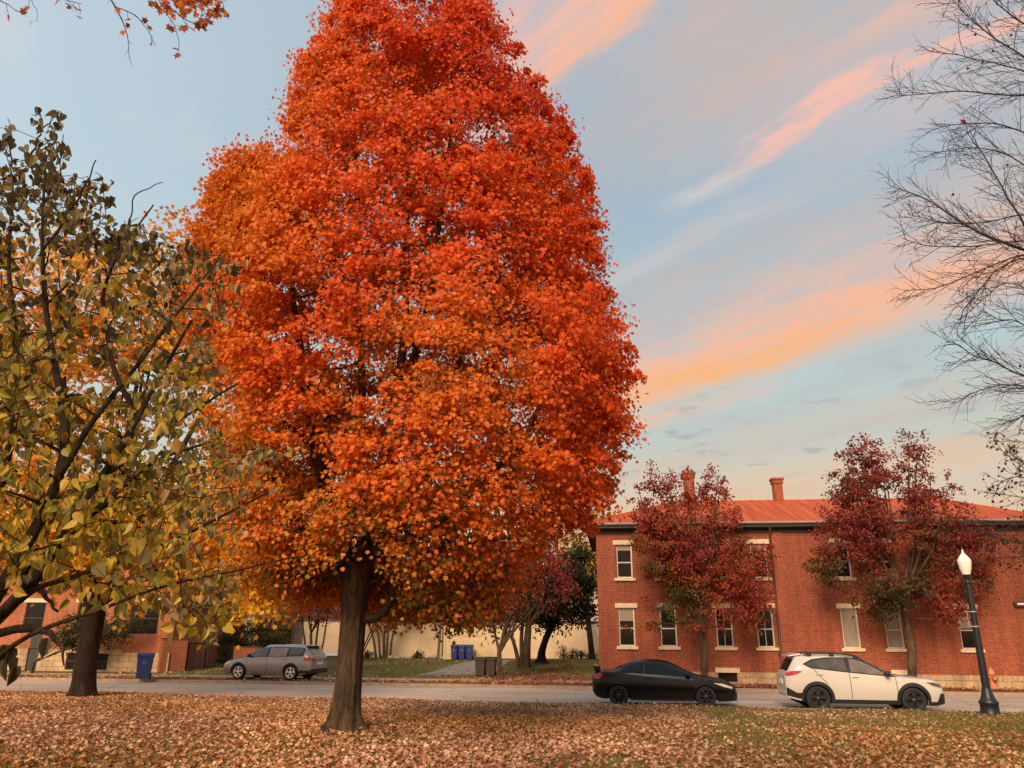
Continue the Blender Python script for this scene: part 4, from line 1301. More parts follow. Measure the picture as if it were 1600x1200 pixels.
for sd_ in (-1, 1):
    for xa in sp3['axles']: make_wheel(gc, xa, sd_ * .775, sd_, .325, .22, (5, .04, .17), M['alloy'], .225)
    fr = MB(); b.poly_patch(fr, [(-1.9, 1.03), (1.0, .945)], [(-1.9, 1.34), (-1.8, 1.375), (-.4, 1.405), (.15, 1.365), (.55, 1.205), (1.0, .955)], sd_, .004, 40); fr.build('window_surround', M['cladding'], gc)
    for nm, bt, tp, mt in (('quarter_window', [(-1.84, 1.06), (-1.16, 1.03)], [(-1.84, 1.31), (-1.76, 1.345), (-1.16, 1.37)], 'seat_glass'),
                       ('rear_side_window', [(-1.06, 1.025), (-.16, .995)], [(-1.06, 1.37), (-.16, 1.375)], 'car_glass_pale'),
                       ('front_side_window', [(-.06, .99), (.86, .96)], [(-.06, 1.375), (.15, 1.34), (.5, 1.195), (.86, 1.0)], 'seat_glass')):
        g1 = MB(); b.poly_patch(g1, bt, tp, sd_, .009); g1.build(nm, M[mt], gc)
    tl = MB(); b.poly_patch(tl, [(-2.275, .82), (-1.93, .86)], [(-2.275, .93), (-2.2, .98), (-1.93, .975)], sd_, .01, 12)
    tl.b2(-2.31, -2.27, sd_ * .46, sd_ * .74, .83, .93); tl.build('taillight', M['red_lamp'], gc)
    hl = MB(); b.poly_patch(hl, [(1.75, .7), (2.2, .58)], [(1.75, .77), (2.0, .73), (2.2, .62)], sd_, .01, 12); hl.build('headlight', M['clear_lamp'], gc)
    tr = MB(); b.patch(tr, np.linspace(-.93, .93, 24), lambda x: .255, lambda x: .30, sd_, .022, 2); tr.build('chrome_strip', M['chrome'], gc)
    ca = MB()
    for xa in sp3['axles']:
        r1, r2 = sp3['arch'] - .004, sp3['arch'] + .045
        xs_ = [xa + r2 * math.sin(t) for t in np.linspace(-PI / 2, PI / 2, 31)]
        lo = lambda x: max(.25, sp3['wr'] + (math.sqrt(max(0, r1 * r1 - (x - xa) ** 2)) if abs(x - xa) < r1 else -.08))
        hi = lambda x: max(lo(x), sp3['wr'] + .01 + math.sqrt(max(0, r2 * r2 - (x - xa) ** 2)))
        b.patch(ca, xs_, lo, hi, sd_, .01, 3)
    b.patch(ca, np.linspace(-2.28, -1.75, 10), lambda x: .3, lambda x: .42, sd_, .012, 3)
    ca.build('cladding', M['cladding'], gc)
    rr = MB(); pts = [(x, sd_ * .6, b.roof_z(x, .57) + .05) for x in np.linspace(-1.7, .0, 10)]; pts = [(-1.82, sd_ * .59, b.roof_z(-1.8, .57) - .0)] + pts + [(.12, sd_ * .6, b.roof_z(.1, .57) - .0)]
    rr.tube(pts, [.018] * len(pts), 6); rr.build('roof_rail', M['chrome'], gc)
    mirror(gc, b, .74, 1.0, sd_, M['cladding'], None)
    for x, z in ((-.85, .9), (.2, .88)):
        y = b.side_y(x, z); dh = MB(); dh.tube([(x - .1, sd_ * (y + .006), z), (x - .07, sd_ * (y + .028), z + .006), (x + .07, sd_ * (y + .028), z + .004), (x + .1, sd_ * (y + .006), z)], [.013] * 4, 8); dh.build('door_handle', M['paint_grey'], gc)
    [seams(b, q_ := MB(), [ln_], sd_) or q_.build('door_seam', M['underbody'], gc) for ln_ in [[(-.11, .985), (-.12, .33)], [(.92, .92), (.95, .6), (.9, .33)], [(-1.12, 1.0), (-1.0, .75)]]]
wsd = MB(); b.roof_patch(wsd, .22, 1.08, .93); wsd.build('windshield', M['car_glass'], gc)
rwd = MB(); b.roof_patch(rwd, -2.22, -2.0, .93); rwd.build('rear_window', M['car_glass_pale'], gc)
spl = MB(); spl.b2(-2.12, -1.85, -.56, .56, 1.425, 1.455); spl.build('spoiler', M['cladding'], gc, bevel=.01)
bp_ = MB(); bp_.b2(-2.33, -2.2, -.78, .78, .3, .5); bp_.build('rear_bumper', M['cladding'], gc, bevel=.03)
pl = MB(); pl.b2(-2.31, -2.295, -.26, .26, .66, .78); pl.build('number_plate', M['plate'], gc)

# ------------------------------------------------------------------ street furniture
lb = G(1548, 1116, .125)
lamp = empty('street_lamp', (lb[0], lb[1], float(lawn_z(lb[0], lb[1])) - .01), 0, 'black fluted lamp post with white acorn globe beside the white crossover', 'street lamp')
zc_ = (lb - CAM) @ FW
zt = P(1503.5, 857, lb[1])[2] - lb[2]
fl = lambda i, a: 1 + .03 * math.cos(12 * a)
bs = MB(); bs.lathe([(.25, 0), (.25, .06), (.235, .09), (.225, .26), (.245, .30), (.245, .34), (.19, .40), (.155, .50), (.125, .62), (.11, .68)], n=24); bs.build('base', M['black_metal'], lamp)
zp = zt - .84
po = MB(); hs = np.linspace(.66, zp - .12, 12); po.tube([(0, 0, h) for h in hs], list(np.linspace(.10, .072, 12)), 24, lobes=fl)
po.lathe([(.075, zp - .13), (.1, zp - .1), (.075, zp - .06), (.085, zp), (.10, zp + .07), (.112, zp + .13)], n=24); po.build('pole', M['black_metal'], lamp)
gl_ = MB(); gl_.lathe([(0.104, zp + .13), (0.152, zp + .3), (0.180, zp + .47), (0.180, zp + .53), (0.152, zp + .58), (0.096, zp + .66), (0.052, zp + .71), (0.036, zp + .74), (0.024, zp + .78), (0.010, zp + .84), (0.000, zp + .85)], n=24, cap=False); gl_.build('globe', M['globe'], lamp)
for py in (954.5, 977.5):
    z = P(1514, py, lb[1])[2] - lb[2]
    c = MB(); c.lathe([(.088, z - .02), (.092, z - .02), (.092, z + .02), (.088, z + .02)], n=20, cap=False); c.tube([(-.08, -.02, z), (-.26, -.05, z)], [.014, .014], 6)
    c.build('banner_bracket', M['gutter'], lamp)
c = MB(); za = P(1514, 954.5, lb[1])[2] - lb[2]; zb_ = P(1514, 977.5, lb[1])[2] - lb[2]
c.tube([(-.2, -.045, za), (-.2, -.045, zb_)], [.012, .012], 6); c.build('banner_rod', M['gutter'], lamp)

hb = G(1553, 1076, .14)
hy = empty('fire_hydrant', hb, 0, 'faded orange fire hydrant on the verge behind the lamp post', 'fire hydrant')
hm = MB(); hm.lathe([(.16, 0), (.16, .04), (.11, .06), (.105, .5), (.14, .52), (.14, .56), (.12, .58), (.115, .64), (.08, .72), (.03, .76), (.03, .82), (0, .82)], n=18, cap=False); hm.build('barrel', M['hydrant'], hy)
for s_ in (-1, 1):
    n_ = MB(); n_.lathe([(.06, 0), (.06, .08), (.075, .08), (.075, .13), (.03, .13), (.03, .16), (0, .16)], c=(.09 if s_ > 0 else -.25, 0, .42), axis='x', n=12, cap=False) if s_ > 0 else n_.lathe([(0, -.16), (.03, -.16), (.03, -.13), (.075, -.13), (.075, -.08), (.06, -.08), (.06, 0)], c=(-.09, 0, .42), axis='x', n=12, cap=False)
    n_.build('nozzle_cap', M['hydrant'], hy)
n_ = MB(); n_.lathe([(0, -.18), (.04, -.18), (.04, -.15), (.09, -.15), (.09, -.08), (.07, -.08), (.07, 0)], c=(0, -.09, .36), axis='y', n=12, cap=False); n_.build('pump_nozzle', M['hydrant'], hy)


def wheelie_bin(loc, rz, mat, label, group, wd=.58, dp=.66, h=1.0, mark=True, lid_open=False):
    e = empty('wheelie_bin', loc, rz, label, 'bin', group)
    t = .82
    bb = MB(); bb.box((0, 0, .05 + h * .44), (wd * t, dp * t, h * .88), 0, 1 / t)
    bb.b2(-wd * .53, wd * .53, -dp * .53, dp * .53, h * .86, h * .93)
    bb.build('bin_body', mat, e, bevel=.02)
    l = MB(); l.prism([(-dp * .55, h * .93), (dp * .56, h * .93), (dp * .56, h * .97), (dp * .2, h * 1.03), (-dp * .45, h * .98)], -wd * .55, wd * .55)
    l.v = [(v[1], v[0], v[2]) for v in l.v]
    l.build('lid', mat, e, bevel=.01)
    hn = MB(); hn.tube([(-wd * .4, dp * .62, h * .93), (wd * .4, dp * .62, h * .93)], [.018, .018], 8); hn.build('handle', mat, e)
    for s_ in (-1, 1):
        k = MB(); k.lathe([(0, -.03), (.11, -.03), (.12, 0), (.11, .03), (0, .03)], c=(s_ * wd * .44, dp * .36, .12), axis='x', n=16, cap=False); k.build('wheel', M['rubber'], e)
    if mark:
        k = MB()
        yf = -dp * .485
        for a in range(3):
            an_ = a * 2 * PI / 3
            c_ = (math.cos(an_), math.sin(an_)); 
            p = [(.07 * math.cos(an_ + d_) , .07 * math.sin(an_ + d_)) for d_ in (-.75, -.35, .35, .75)]
            k.add([(q_[0], yf - .012 + (q_[1]) * -.07, h * .66 + q_[1]) for q_ in p] , [(0, 1, 2, 3)])
        k.build('recycling_mark', M['white_print'], e)
    return e


bb_ = G(223, 1061, .14)
wheelie_bin(bb_, .35, M['blue_bin'], 'blue wheelie bin in front of the stone base beside the brick house', None, .62, .72, 1.03)
for i, (px_a, lab) in enumerate(((711, 'blue bin against pale gate, leftmost of three'), (722.5, 'blue bin against pale gate, middle of three'), (734, 'blue bin against pale gate, rightmost of three'))):
    p = G(px_a, 1031, .55); p[1] -= .55
    wheelie_bin((p[0], p[1], float(yard_z(p[0], p[1]))), -.1, M['blue_bin'], lab, 'blue bins at the cream wall', .40, .5, .86)
for px_a, lab in ((751, 'dark brown bin on the leafy verge beside the driveway'), (767, 'dark brown bin next to the small tree trunk')):
    p = G(px_a, 1056, .2)
    wheelie_bin((p[0], p[1], float(yard_z(p[0], p[1]))), -.15, M['dark_bin'], lab, 'dark bins under the small tree', .48, .56, .86, False)

cb_ = G(510, 1050, .18)
cab = empty('utility_cabinet', (cb_[0], cb_[1] + .3, float(yard_z(cb_[0], cb_[1]))), -.12, 'olive box cabinet with pale sloping lid behind the maple trunk', 'cabinet')
MB().b2(-.46, .46, 0, .6, 0, .68).build('box_body', M['cabinet'], cab, bevel=.015)
lm = MB(); lm.add([(-.55, -.08, .70), (.55, -.08, .70), (.55, .7, .8), (-.55, .7, .8), (-.55, -.08, .74), (.55, -.08, .74), (.55, .7, .84), (-.55, .7, .84)], [(0, 3, 2, 1), (4, 5, 6, 7), (0, 1, 5, 4), (1, 2, 6, 5), (2, 3, 7, 6), (3, 0, 4, 7)])
lm.build('lid', M['pale_lid'], cab, bevel=.01)
dm = MB(); dm.b2(-.4, -.02, -.012, -.002, .06, .62); dm.b2(.02, .4, -.012, -.002, .06, .62); dm.build('door', M['cabinet'], cab)

for (px_a, px_b, lab, r_) in ((685.5, 688.5, 'thick weathered wooden post before the cream wall', .09), (692, 692.5, 'thin dark post beside the thick wooden post', .045)):
    p = G(px_a, 1029, .53); p[1] -= .6; p[2] = float(yard_z(p[0], p[1])) - .05
    ht = P(px_b, 972, p[1])
    po_ = MB(); po_.tube([(0, 0, 0), (ht[0] - p[0], 0, ht[2] - p[2])], [r_, r_ * .9], 10)
    tag(po_.build('wooden_post', M['grey_wood'], None, p), lab, 'post')

# low dry-stone edging in front of the wall
r5 = np.random.default_rng(5)
for i in range(16):
    x_ = 565 + i * 8.2 + r5.normal() * 1.5
    p = G(x_, 1030 + r5.normal() * .7, .5); p[1] -= .4
    s_ = .16 + .12 * r5.random()
    mbx = MB(); n_ = 8
    prof = [(0, -.02)] + [(s_ * (1 + .12 * r5.normal()) * c_, s_ * .75 * d_) for c_, d_ in ((.85, 0.05), (1.0, .35), (.85, .7), (.5, .95))] + [(0, s_ * .8)]
    mbx.lathe(prof, n=n_, cap=False)
    mbx.v = [(v[0] * (1 + .25 * math.sin(5 * v[1] / s_ + i)), v[1] * .8, v[2]) for v in mbx.v]
    tag(mbx.build('garden_stone', M['stone_low'], None, (p[0], p[1], float(yard_z(p[0], p[1])))), 'tan rough garden stone in the low edging before the cream wall', 'stone', 'garden stones along the cream wall')

# ------------------------------------------------------------------ big orange maple
def main_maple():
    r = np.random.default_rng(11)
    base = np.array([-2.82, 14.25, 0]); base[2] = lawn_z(base[0], base[1]) - .05
    D = base[1]
    rows = [(-150, 560, 690), (-90, 515, 735), (-40, 490, 752), (0, 478, 768), (50, 458, 812), (100, 434, 852), (150, 418, 878), (195, 420, 908), (215, 416, 922), (250, 410, 930),
            (300, 398, 940), (350, 378, 950), (420, 345, 958), (490, 322, 980), (570, 310, 1006), (640, 315, 1002), (700, 330, 985), (760, 345, 962),
            (815, 365, 922), (845, 378, 885), (865, 388, 848), (905, 430, 812), (940, 560, 770), (975, 640, 735)]
    zz_, cx, hw = [], [], []
    for y, a, c in rows:
        A, C = P(a, y, D), P(c, y, D)
        zz_.append((A[2] + C[2]) / 2); cx.append((A[0] + C[0]) / 2); hw.append((C[0] - A[0]) / 2 * .955)
    zz_, cx, hw = map(lambda q_: np.array(q_)[::-1], (zz_, cx, hw))
    fy = np.array([q_[0] for q_ in rows])[::-1]
    hw = hw * np.interp(fy, [-150, 0, 150, 300, 450, 640], [.66, .72, .80, .91, .96, 1.0])
    cx = cx + np.interp(fy, [-150, 0, 200, 450], [.22, .2, .12, 0])
    lump = smooth_noise(21, 10, .9)
    nsp = 3600
    z = r.uniform(zz_[0], zz_[-1], nsp * 6)
    rad = np.interp(z, zz_, hw); keep = r.random(len(z)) < rad / hw.max()
    z = z[keep][:nsp]; n = len(z)
    rad = np.interp(z, zz_, hw); cxx = np.interp(z, zz_, cx)
    az = r.uniform(0, 2 * PI, n)
    rf_ = np.where(r.random(n) < .68, r.uniform(.80, 1.0, n), r.uniform(.3, .82, n))
    er = np.stack([np.cos(az), np.sin(az), np.zeros(n)], -1)
    pl = np.stack([er[:, 0] * 3, er[:, 1] * 3, z * .8], -1)
    rr = rad * rf_ * (1 + .045 * lump(pl))
    # depth is a little shallower than the width
    c = np.stack([cxx + er[:, 0] * rr, D + er[:, 1] * rr * .85, z], -1)
    # left shoulder lobe
    lob = []
    for lx, ly, sx_, sy_, sz_, k_ in ((380, 298, .58, .8, .82, 75), (412, 285, .5, .7, .7, 40), (356, 375, .72, .9, .95, 80), (342, 465, .78, 1.0, 1.0, 80)):
        for _ in range(k_):
            q_ = r.normal(size=3); q_ /= np.linalg.norm(q_); f = r.random() ** .45
            lob.append(P(lx, ly, D - .2) + q_ * f * np.array([sx_, sy_, sz_]))
    for (bx_, by_, dy_, k_, sx_) in ((480, 912, 1.9, 46, 1.0), (420, 885, 1.2, 30, .8), (640, 925, 1.4, 40, 1.0), (560, 905, 2.6, 30, 1.2)):
        u_ = unit(r.normal(size=(k_, 3))) * r.random((k_, 1)) ** .5
        c = np.vstack([c, P(bx_, by_, D + dy_) + u_ * np.array([sx_, .7, .42])])
    c = np.vstack([c, np.array(lob)])
    R = r.uniform(.2, .62, len(c))
    ns_ = 420
    zi = r.uniform(zz_[3], zz_[-1], ns_); aa = r.uniform(0, 2 * PI, ns_); rd = np.interp(zi, zz_, hw) * r.uniform(.97, 1.05, ns_)
    shoots = np.stack([np.interp(zi, zz_, cx) + np.cos(aa) * rd, D + np.sin(aa) * rd * .85, zi + .15], -1)
    c = np.vstack([c, shoots]); R = np.concatenate([R, r.uniform(.12, .24, ns_)])
    # keep the trunk window clear
    xp, yp = np.array([proj(p) for p in c]).T
    front = c[:, 1] < D + .6
    bad = front & (yp > 872) & (xp > 475) & (xp < 628)
    bad |= front & (yp > 850) & (xp > 520) & (xp < 600)
    bad |= (yp > 905) & (xp < 470) & (c[:, 1] < D + .8)
    holes = smooth_noise(33, 12, .55)
    interior = np.linalg.norm((c - np.array([np.interp(8, zz_, cx), D, 0]))[:, :2], axis=1) < 2.6
    hv = holes(c)
    bad |= (hv > 1.75) | (interior & (hv > .85))
    core = (np.abs(c[:, 0] - (-2.45)) < 1.15) & (c[:, 2] > 3.6) & (c[:, 2] < 9.0) & (c[:, 1] < D + .3)
    bad |= core & (r.random(len(c)) < .5) & (hv > -.3)
    c = c[~bad]; R = R[~bad]
    top_t = np.clip((c[:, 2] - zz_[0]) / (zz_[-1] - zz_[0]), 0, 1)
    R = R * (1 - .3 * top_t)
    ax = c - np.stack([np.interp(c[:, 2], zz_, cx), np.full(len(c), D), c[:, 2]], -1)
    ax = unit(ax + 1e-3)
    O, Dd, Nn, S, idx = spray_leaves(c, R, 92, r, ax, .55, (.05, .092), .65, .4)
    # clear a few leaves inside the trunk window too
    vv_ = O - CAM; zc = vv_ @ FW; xq = 800 + FPX * (vv_ @ RT) / zc; yq = 600 - FPX * (vv_ @ UP) / zc
    k = ~((O[:, 1] < D + .5) & (yq > 893) & (xq > 520) & (xq < 590)) & ~((O[:, 1] < D) & (yq > 985))
    O, Dd, Nn, S, idx = O[k], Dd[k], Nn[k], S[k], idx[k]
    n1, n2 = smooth_noise(41, 10, 1.6), smooth_noise(42, 10, .5)
    ht = (O[:, 2] - zz_[0]) / (zz_[-1] - zz_[0])
    side = (O[:, 0] - np.interp(O[:, 2], zz_, cx)) / 4.0
    t = .43 + .37 * (ht - .42) + .17 * side + .06 * n1(O) + .06 * n2(O) + r.normal(size=len(O)) * .07
    pal = [(.56, .27, .024), (.77, .24, .022), (.81, .168, .018), (.79, .10, .015), (.68, .057, .014), (.46, .03, .013)]
    C = pick(pal, t)
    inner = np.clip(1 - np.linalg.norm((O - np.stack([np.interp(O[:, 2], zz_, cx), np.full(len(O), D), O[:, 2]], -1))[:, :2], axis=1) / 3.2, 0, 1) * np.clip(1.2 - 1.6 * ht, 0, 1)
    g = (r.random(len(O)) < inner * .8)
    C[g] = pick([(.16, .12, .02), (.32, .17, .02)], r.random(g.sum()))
    C *= (0.82 + .36 * r.random(len(O)))[:, None]
    e = empty('maple_tree', base, 0, 'tall maple with dense red and orange autumn crown standing on the leafy lawn', 'tree')
    loc = lambda A_: A_ - base
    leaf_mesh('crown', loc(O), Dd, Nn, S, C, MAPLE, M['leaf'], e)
    # trunk and limbs
    tb = MB()
    tw = lambda x, y: P(x, y, D) - base
    pts = [np.zeros(3), tw(541, 1100), tw(548, 1020), tw(553, 960), tw(556, 915), tw(560, 880)]
    pts[0] = np.array([0.0, 0, -.05])
    pp, rr_ = trunk_tube(tb, pts, [.245, .225, .21, .212, .24, .26], 48, 1.25, 5, 3, .05, .34)
    f0 = tw(558, 885)
    skel = [[p, q_] for p, q_ in zip(pp[-6:], rr_[-6:])]
    limbs = [((528, 905), (505, 760), (470, 560), (440, 300), .16), ((540, 890), (560, 700), (570, 450), (545, 120), .13), ((560, 880), (610, 720), (640, 450), (640, 40), .16),
             ((572, 890), (660, 760), (720, 560), (780, 240), .13), ((560, 885), (600, 700), (690, 400), (700, 150), .14), ((575, 895), (700, 800), (830, 680), (900, 480), .13), ((545, 895), (450, 800), (380, 640), (340, 400), .13)]
    for i, L in enumerate(limbs):
        yoff = r.uniform(-1.6, 1.6)
        q_ = [P(L[0][0], L[0][1], D) - base, P(L[1][0], L[1][1], D + yoff * .3) - base, P(L[2][0], L[2][1], D + yoff * .8) - base, P(L[3][0], L[3][1], D + yoff) - base]
        q_ = np.array(q_); tt = np.linspace(0, 3, 15); cur = np.stack([np.interp(tt, range(4), q_[:, k_]) for k_ in range(3)], -1)
        for _ in range(2): cur[1:-1] = (cur[:-2] + 2 * cur[1:-1] + cur[2:]) / 4
        cur += r.normal(size=cur.shape) * .03
        rs = np.linspace(L[4], .022, 15)
        tb.tube(cur, rs, 9, cap=False)
        skel += [[p, q2] for p, q2 in zip(cur, rs)]
    # the curved low limb on the right
    q_ = [P(566, 965, D) - base, P(585, 966, D - .05) - base, P(602, 955, D - .1) - base, P(612, 935, D - .15) - base, P(618, 910, D - .2) - base, P(640, 880, D - .5) - base, P(700, 850, D - 1.4) - base]
    tb.tube(q_, [.10, .085, .075, .07, .06, .045, .02], 12, cap=False)
    skel += [[p, .05] for p in q_[3:]]
    # two thin suckers low on the trunk
    for (a, b_) in (((568, 1018), (590, 975)), ((566, 1016), (583, 978))):
        tb.tube(bez(P(a[0], a[1], D) - base, P(b_[0], b_[1], D - .1) - base, .05, 5), [.016, .014, .012, .01, .006], 5, cap=False)
    tg = loc(c)[r.permutation(len(c))[:420]]
    grow(tb, skel, tg, r, rmin=.007, maxr=.07, sides=5, lift=-.06)
    tb.build('trunk', M['bark'], e)


main_maple()


# ------------------------------------------------------------------ generic tree from ellipsoid blobs (picture px -> real ellipsoids at depth D)
def blob_tree(name, label, base, D, blobs, trunk, palette, seed, nspray=300, per=30, size=(.08, .13), sprayR=(.25, .5), trunk_r=(.14, .09), bark='bark_pear',
              template=OVAL, depth=1.0, tone=None, namp=.16, limbs=6, group=None, gaps=1.35, gap_scale=.5, flat=.6, leafmat='leaf', cat='tree', flare=.5, ntg=120, droop=.4, shell=.45, jit=.12, stems=None):
    r = np.random.default_rng(seed)
    base = np.array(base, float)
    cs = []; axs = []
    vol = np.array([b_[2] * b_[3] for b_ in blobs], float); vol /= vol.sum()
    for (bx, by, rx, ry), v in zip(blobs, vol):
        c0 = P(bx, by, D); zc = (c0 - CAM) @ FW
        RX = rx * zc / FPX; RZ = ry * zc / FPX * 1.02; RY = RX * depth
        k = max(4, int(nspray * v))
        u = unit(r.normal(size=(k, 3))); f = r.random(k) ** shell
        off = r.uniform(-.25, .25) * RX
        cs.append(c0 + np.array([0, off, 0]) + u * f[:, None] * np.array([RX, RY, RZ])); axs.append(u)
    c = np.vstack(cs); ax = np.vstack(axs)
    hv = smooth_noise(seed + 1, 12, gap_scale)(c)
    k = hv < gaps
    c, ax = c[k], ax[k]
    R = r.uniform(*sprayR, len(c))
    O, Dd, Nn, S, idx = spray_leaves(c, R, per, r, unit(ax + np.array([0, 0, .15])), flat, size, droop, .4)
    n1 = smooth_noise(seed + 2, 10, .8)
    zr = (O[:, 2] - O[:, 2].min()) / (np.ptp(O[:, 2]) + 1e-6)
    xr_ = (O[:, 0] - O[:, 0].mean()) / (O[:, 0].std() + 1e-6)
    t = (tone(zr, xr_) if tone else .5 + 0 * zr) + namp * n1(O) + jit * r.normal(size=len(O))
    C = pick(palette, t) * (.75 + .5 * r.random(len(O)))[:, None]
    e = empty(name, base, 0, label, cat, group)
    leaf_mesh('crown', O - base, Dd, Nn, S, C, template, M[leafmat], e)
    tb = MB()
    tp = [np.array(p, float) - base for p in trunk]
    pp, rr = trunk_tube(tb, tp, np.linspace(trunk_r[0], trunk_r[1], len(tp)), 20, flare, 5, seed, .03, .3)
    skel = [[p, q_] for p, q_ in zip(pp[-5:], rr[-5:])]
    top = pp[-1]
    tops = c[r.permutation(len(c))[:limbs * 4]] - base
    tops = tops[np.argsort(-tops[:, 2])][:limbs]
    for t_ in tops:
        mid = top + (t_ - top) * .45 + np.array([(t_[0] - top[0]) * .12, (t_[1] - top[1]) * .12, -.05])
        pl = np.vstack([bez(top, mid, .02, 5, .03, r), bez(mid, t_, .04, 5, .04, r)[1:]])
        rs = np.linspace(trunk_r[1] * .6, .014, len(pl)); tb.tube(pl, rs, 7, cap=False)
        skel += [[p, q_] for p, q_ in zip(pl, rs)]
    for st_ in (stems or []):
        sp_ = np.array([np.array(p_[:3], float) - base for p_ in st_[0]]); rs = np.linspace(st_[1][0], st_[1][1], len(sp_))
        tt = np.linspace(0, len(sp_) - 1, 4 * len(sp_)); cur = np.stack([np.interp(tt, range(len(sp_)), sp_[:, k_]) for k_ in range(3)], -1)
        for _ in range(2): cur[1:-1] = (cur[:-2] + 2 * cur[1:-1] + cur[2:]) / 4
        tb.tube(cur, np.linspace(st_[1][0], st_[1][1], len(cur)), 9, cap=True)
        skel += [[p, st_[1][1]] for p in cur[len(cur) // 2:]]
    grow(tb, skel, (c - base)[r.permutation(len(c))[:ntg]], r, rmin=.006, maxr=.05, sides=5)
    tb.build('trunk', M[bark], e)
    return e


# yellow-orange maple at the left edge of the lawn
b0 = G(130, 1090, .15); D2 = b0[1]; b0[2] = lawn_z(b0[0], b0[1]) - .05
blob_tree('maple_tree', 'maple with dark trunk and yellow orange crown behind the broad leaved tree', b0, D2,
          [(120, 640, 300, 260), (240, 470, 150, 140), (60, 470, 160, 130), (300, 760, 150, 150), (410, 900, 62, 52), (415, 915, 55, 42), (400, 885, 60, 45), (425, 915, 34, 22), (60, 830, 190, 90), (190, 850, 130, 75), (330, 860, 90, 70), (-80, 700, 160, 200), (300, 560, 90, 120)],
          [b0, P(133, 1040, D2), P(142, 990, D2), P(150, 950, D2)], [(.80, .44, .03), (.78, .34, .022), (.72, .22, .018), (.50, .26, .03)], 101, 900, 46, (.12, .19), (.5, .95), (.335, .31), 'bark_dark',
          MAPLE, .9, lambda z, x: .24 + .10 * (1 - z) - .08 * x, .16, 9, flare=.9, gaps=1.2, gap_scale=1.1, ntg=260)

# the two red street trees before the brick building
DA = 33.0; bA = P(1101, 1073, DA); bA[2] = .12
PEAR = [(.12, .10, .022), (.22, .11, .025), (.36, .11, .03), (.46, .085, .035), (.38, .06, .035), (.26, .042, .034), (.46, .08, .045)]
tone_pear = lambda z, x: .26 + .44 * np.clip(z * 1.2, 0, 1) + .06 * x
blob_tree('street_tree', 'red and green leaved street tree behind the black coupe', bA, DA,
          [(1085, 775, 52, 52), (1030, 790, 48, 55), (1115, 760, 25, 32), (1030, 755, 28, 30), (1060, 850, 75, 60), (1130, 850, 62, 55), (1175, 870, 36, 40), (1040, 910, 60, 50), (1110, 920, 75, 60), (1170, 930, 42, 45), (1010, 945, 35, 28), (1005, 975, 30, 14), (1085, 975, 60, 18), (1160, 975, 30, 16), (1020, 830, 40, 40), (1150, 800, 22, 22)],
          [bA, P(1099, 1010, DA), P(1094, 975, DA), P(1092, 950, DA)], PEAR, 201, 820, 34, (.085, .14), (.2, .42), (.14, .115), 'bark_pear', OVAL, .9, tone_pear, .26, 9, 'street trees before the brick building', gaps=.85, gap_scale=.4, ntg=170,
          stems=[([P(1104, 1020, DA), P(1100, 985, DA - .05), P(1097, 950, DA - .1)], (.10, .08))])
DB = 31.9; bB = P(1426, 1076, DB); bB[2] = .12
blob_tree('street_tree', 'red leaved street tree with forked trunk behind the white crossover', bB, DB,
          [(1345, 720, 40, 42), (1430, 710, 32, 42), (1385, 750, 60, 40), (1330, 760, 38, 34), (1450, 765, 42, 32), (1400, 800, 85, 42), (1320, 830, 50, 48), (1310, 880, 42, 42), (1500, 830, 46, 42), (1430, 850, 80, 55), (1380, 900, 70, 50), (1490, 890, 58, 52), (1470, 930, 60, 40), (1525, 870, 30, 40), (1380, 945, 50, 30), (1345, 790, 52, 40), (1290, 885, 22, 30)],
          [bB, P(1424, 1010, DB), P(1418, 970, DB), P(1411, 945, DB)], [(.08, .06, .02), (.14, .065, .022), (.24, .065, .024), (.34, .058, .03), (.27, .042, .03), (.18, .032, .026), (.38, .06, .038)], 202, 980, 34, (.085, .14), (.2, .42), (.17, .14), 'bark_pear', OVAL, .9, tone_pear, .26, 10, 'street trees before the brick building', gaps=.85, gap_scale=.4, ntg=190)

# multi-stem red tree and its neighbours in the yard
DC = G(781, 1061, .16)[1]; bC = G(781, 1061, .16)
blob_tree('small_tree', 'small pale stemmed tree with purple red leaves beside the dark bins', bC, DC,
          [(760, 945, 45, 35), (800, 905, 50, 45), (730, 960, 30, 22), (830, 870, 40, 40), (770, 900, 45, 40), (850, 890, 45, 32), (893, 922, 16, 10)],
          [bC, P(780, 1030, DC), P(780, 1015, DC)], [(.06, .055, .018), (.13, .06, .025), (.28, .05, .04), (.36, .045, .06)], 301, 260, 26, (.11, .17), (.25, .45), (.12, .10), 'bark_pear', OVAL, 1.0, lambda z, x: .25 + .6 * z, .16, 6, gaps=1.2,
          stems=[([P(780, 1018, DC), P(772, 985, DC), P(762, 950, DC)], (.07, .05)), ([P(782, 1018, DC), P(795, 995, DC), P(806, 975, DC), P(812, 950, DC)], (.06, .04))])
DD = G(822, 1048, .25)[1]; bD = G(822, 1048, .25)
blob_tree('yard_tree', 'multi stemmed brown trunked tree with dark red crown in the yard', bD, DD,
          [(840, 880, 60, 55), (880, 900, 40, 28), (800, 920, 60, 40), (855, 930, 45, 32), (780, 960, 45, 25)],
          [bD, P(823, 1010, DD), P(826, 980, DD)], [(.05, .045, .016), (.10, .05, .022), (.26, .045, .04), (.36, .045, .055)], 302, 240, 26, (.13, .2), (.3, .5), (.24, .17), 'bark_pear', OVAL, 1.0, lambda z, x: .15 + .6 * z, .16, 6, gaps=1.2,
          stems=[([P(812, 1046, DD), P(806, 1015, DD), P(798, 990, DD)], (.13, .08)), ([P(816, 1048, DD), P(814, 1000, DD), P(818, 960, DD)], (.12, .09))])
DE = G(846, 1040, .4)[1]; bE = G(846, 1040, .4)
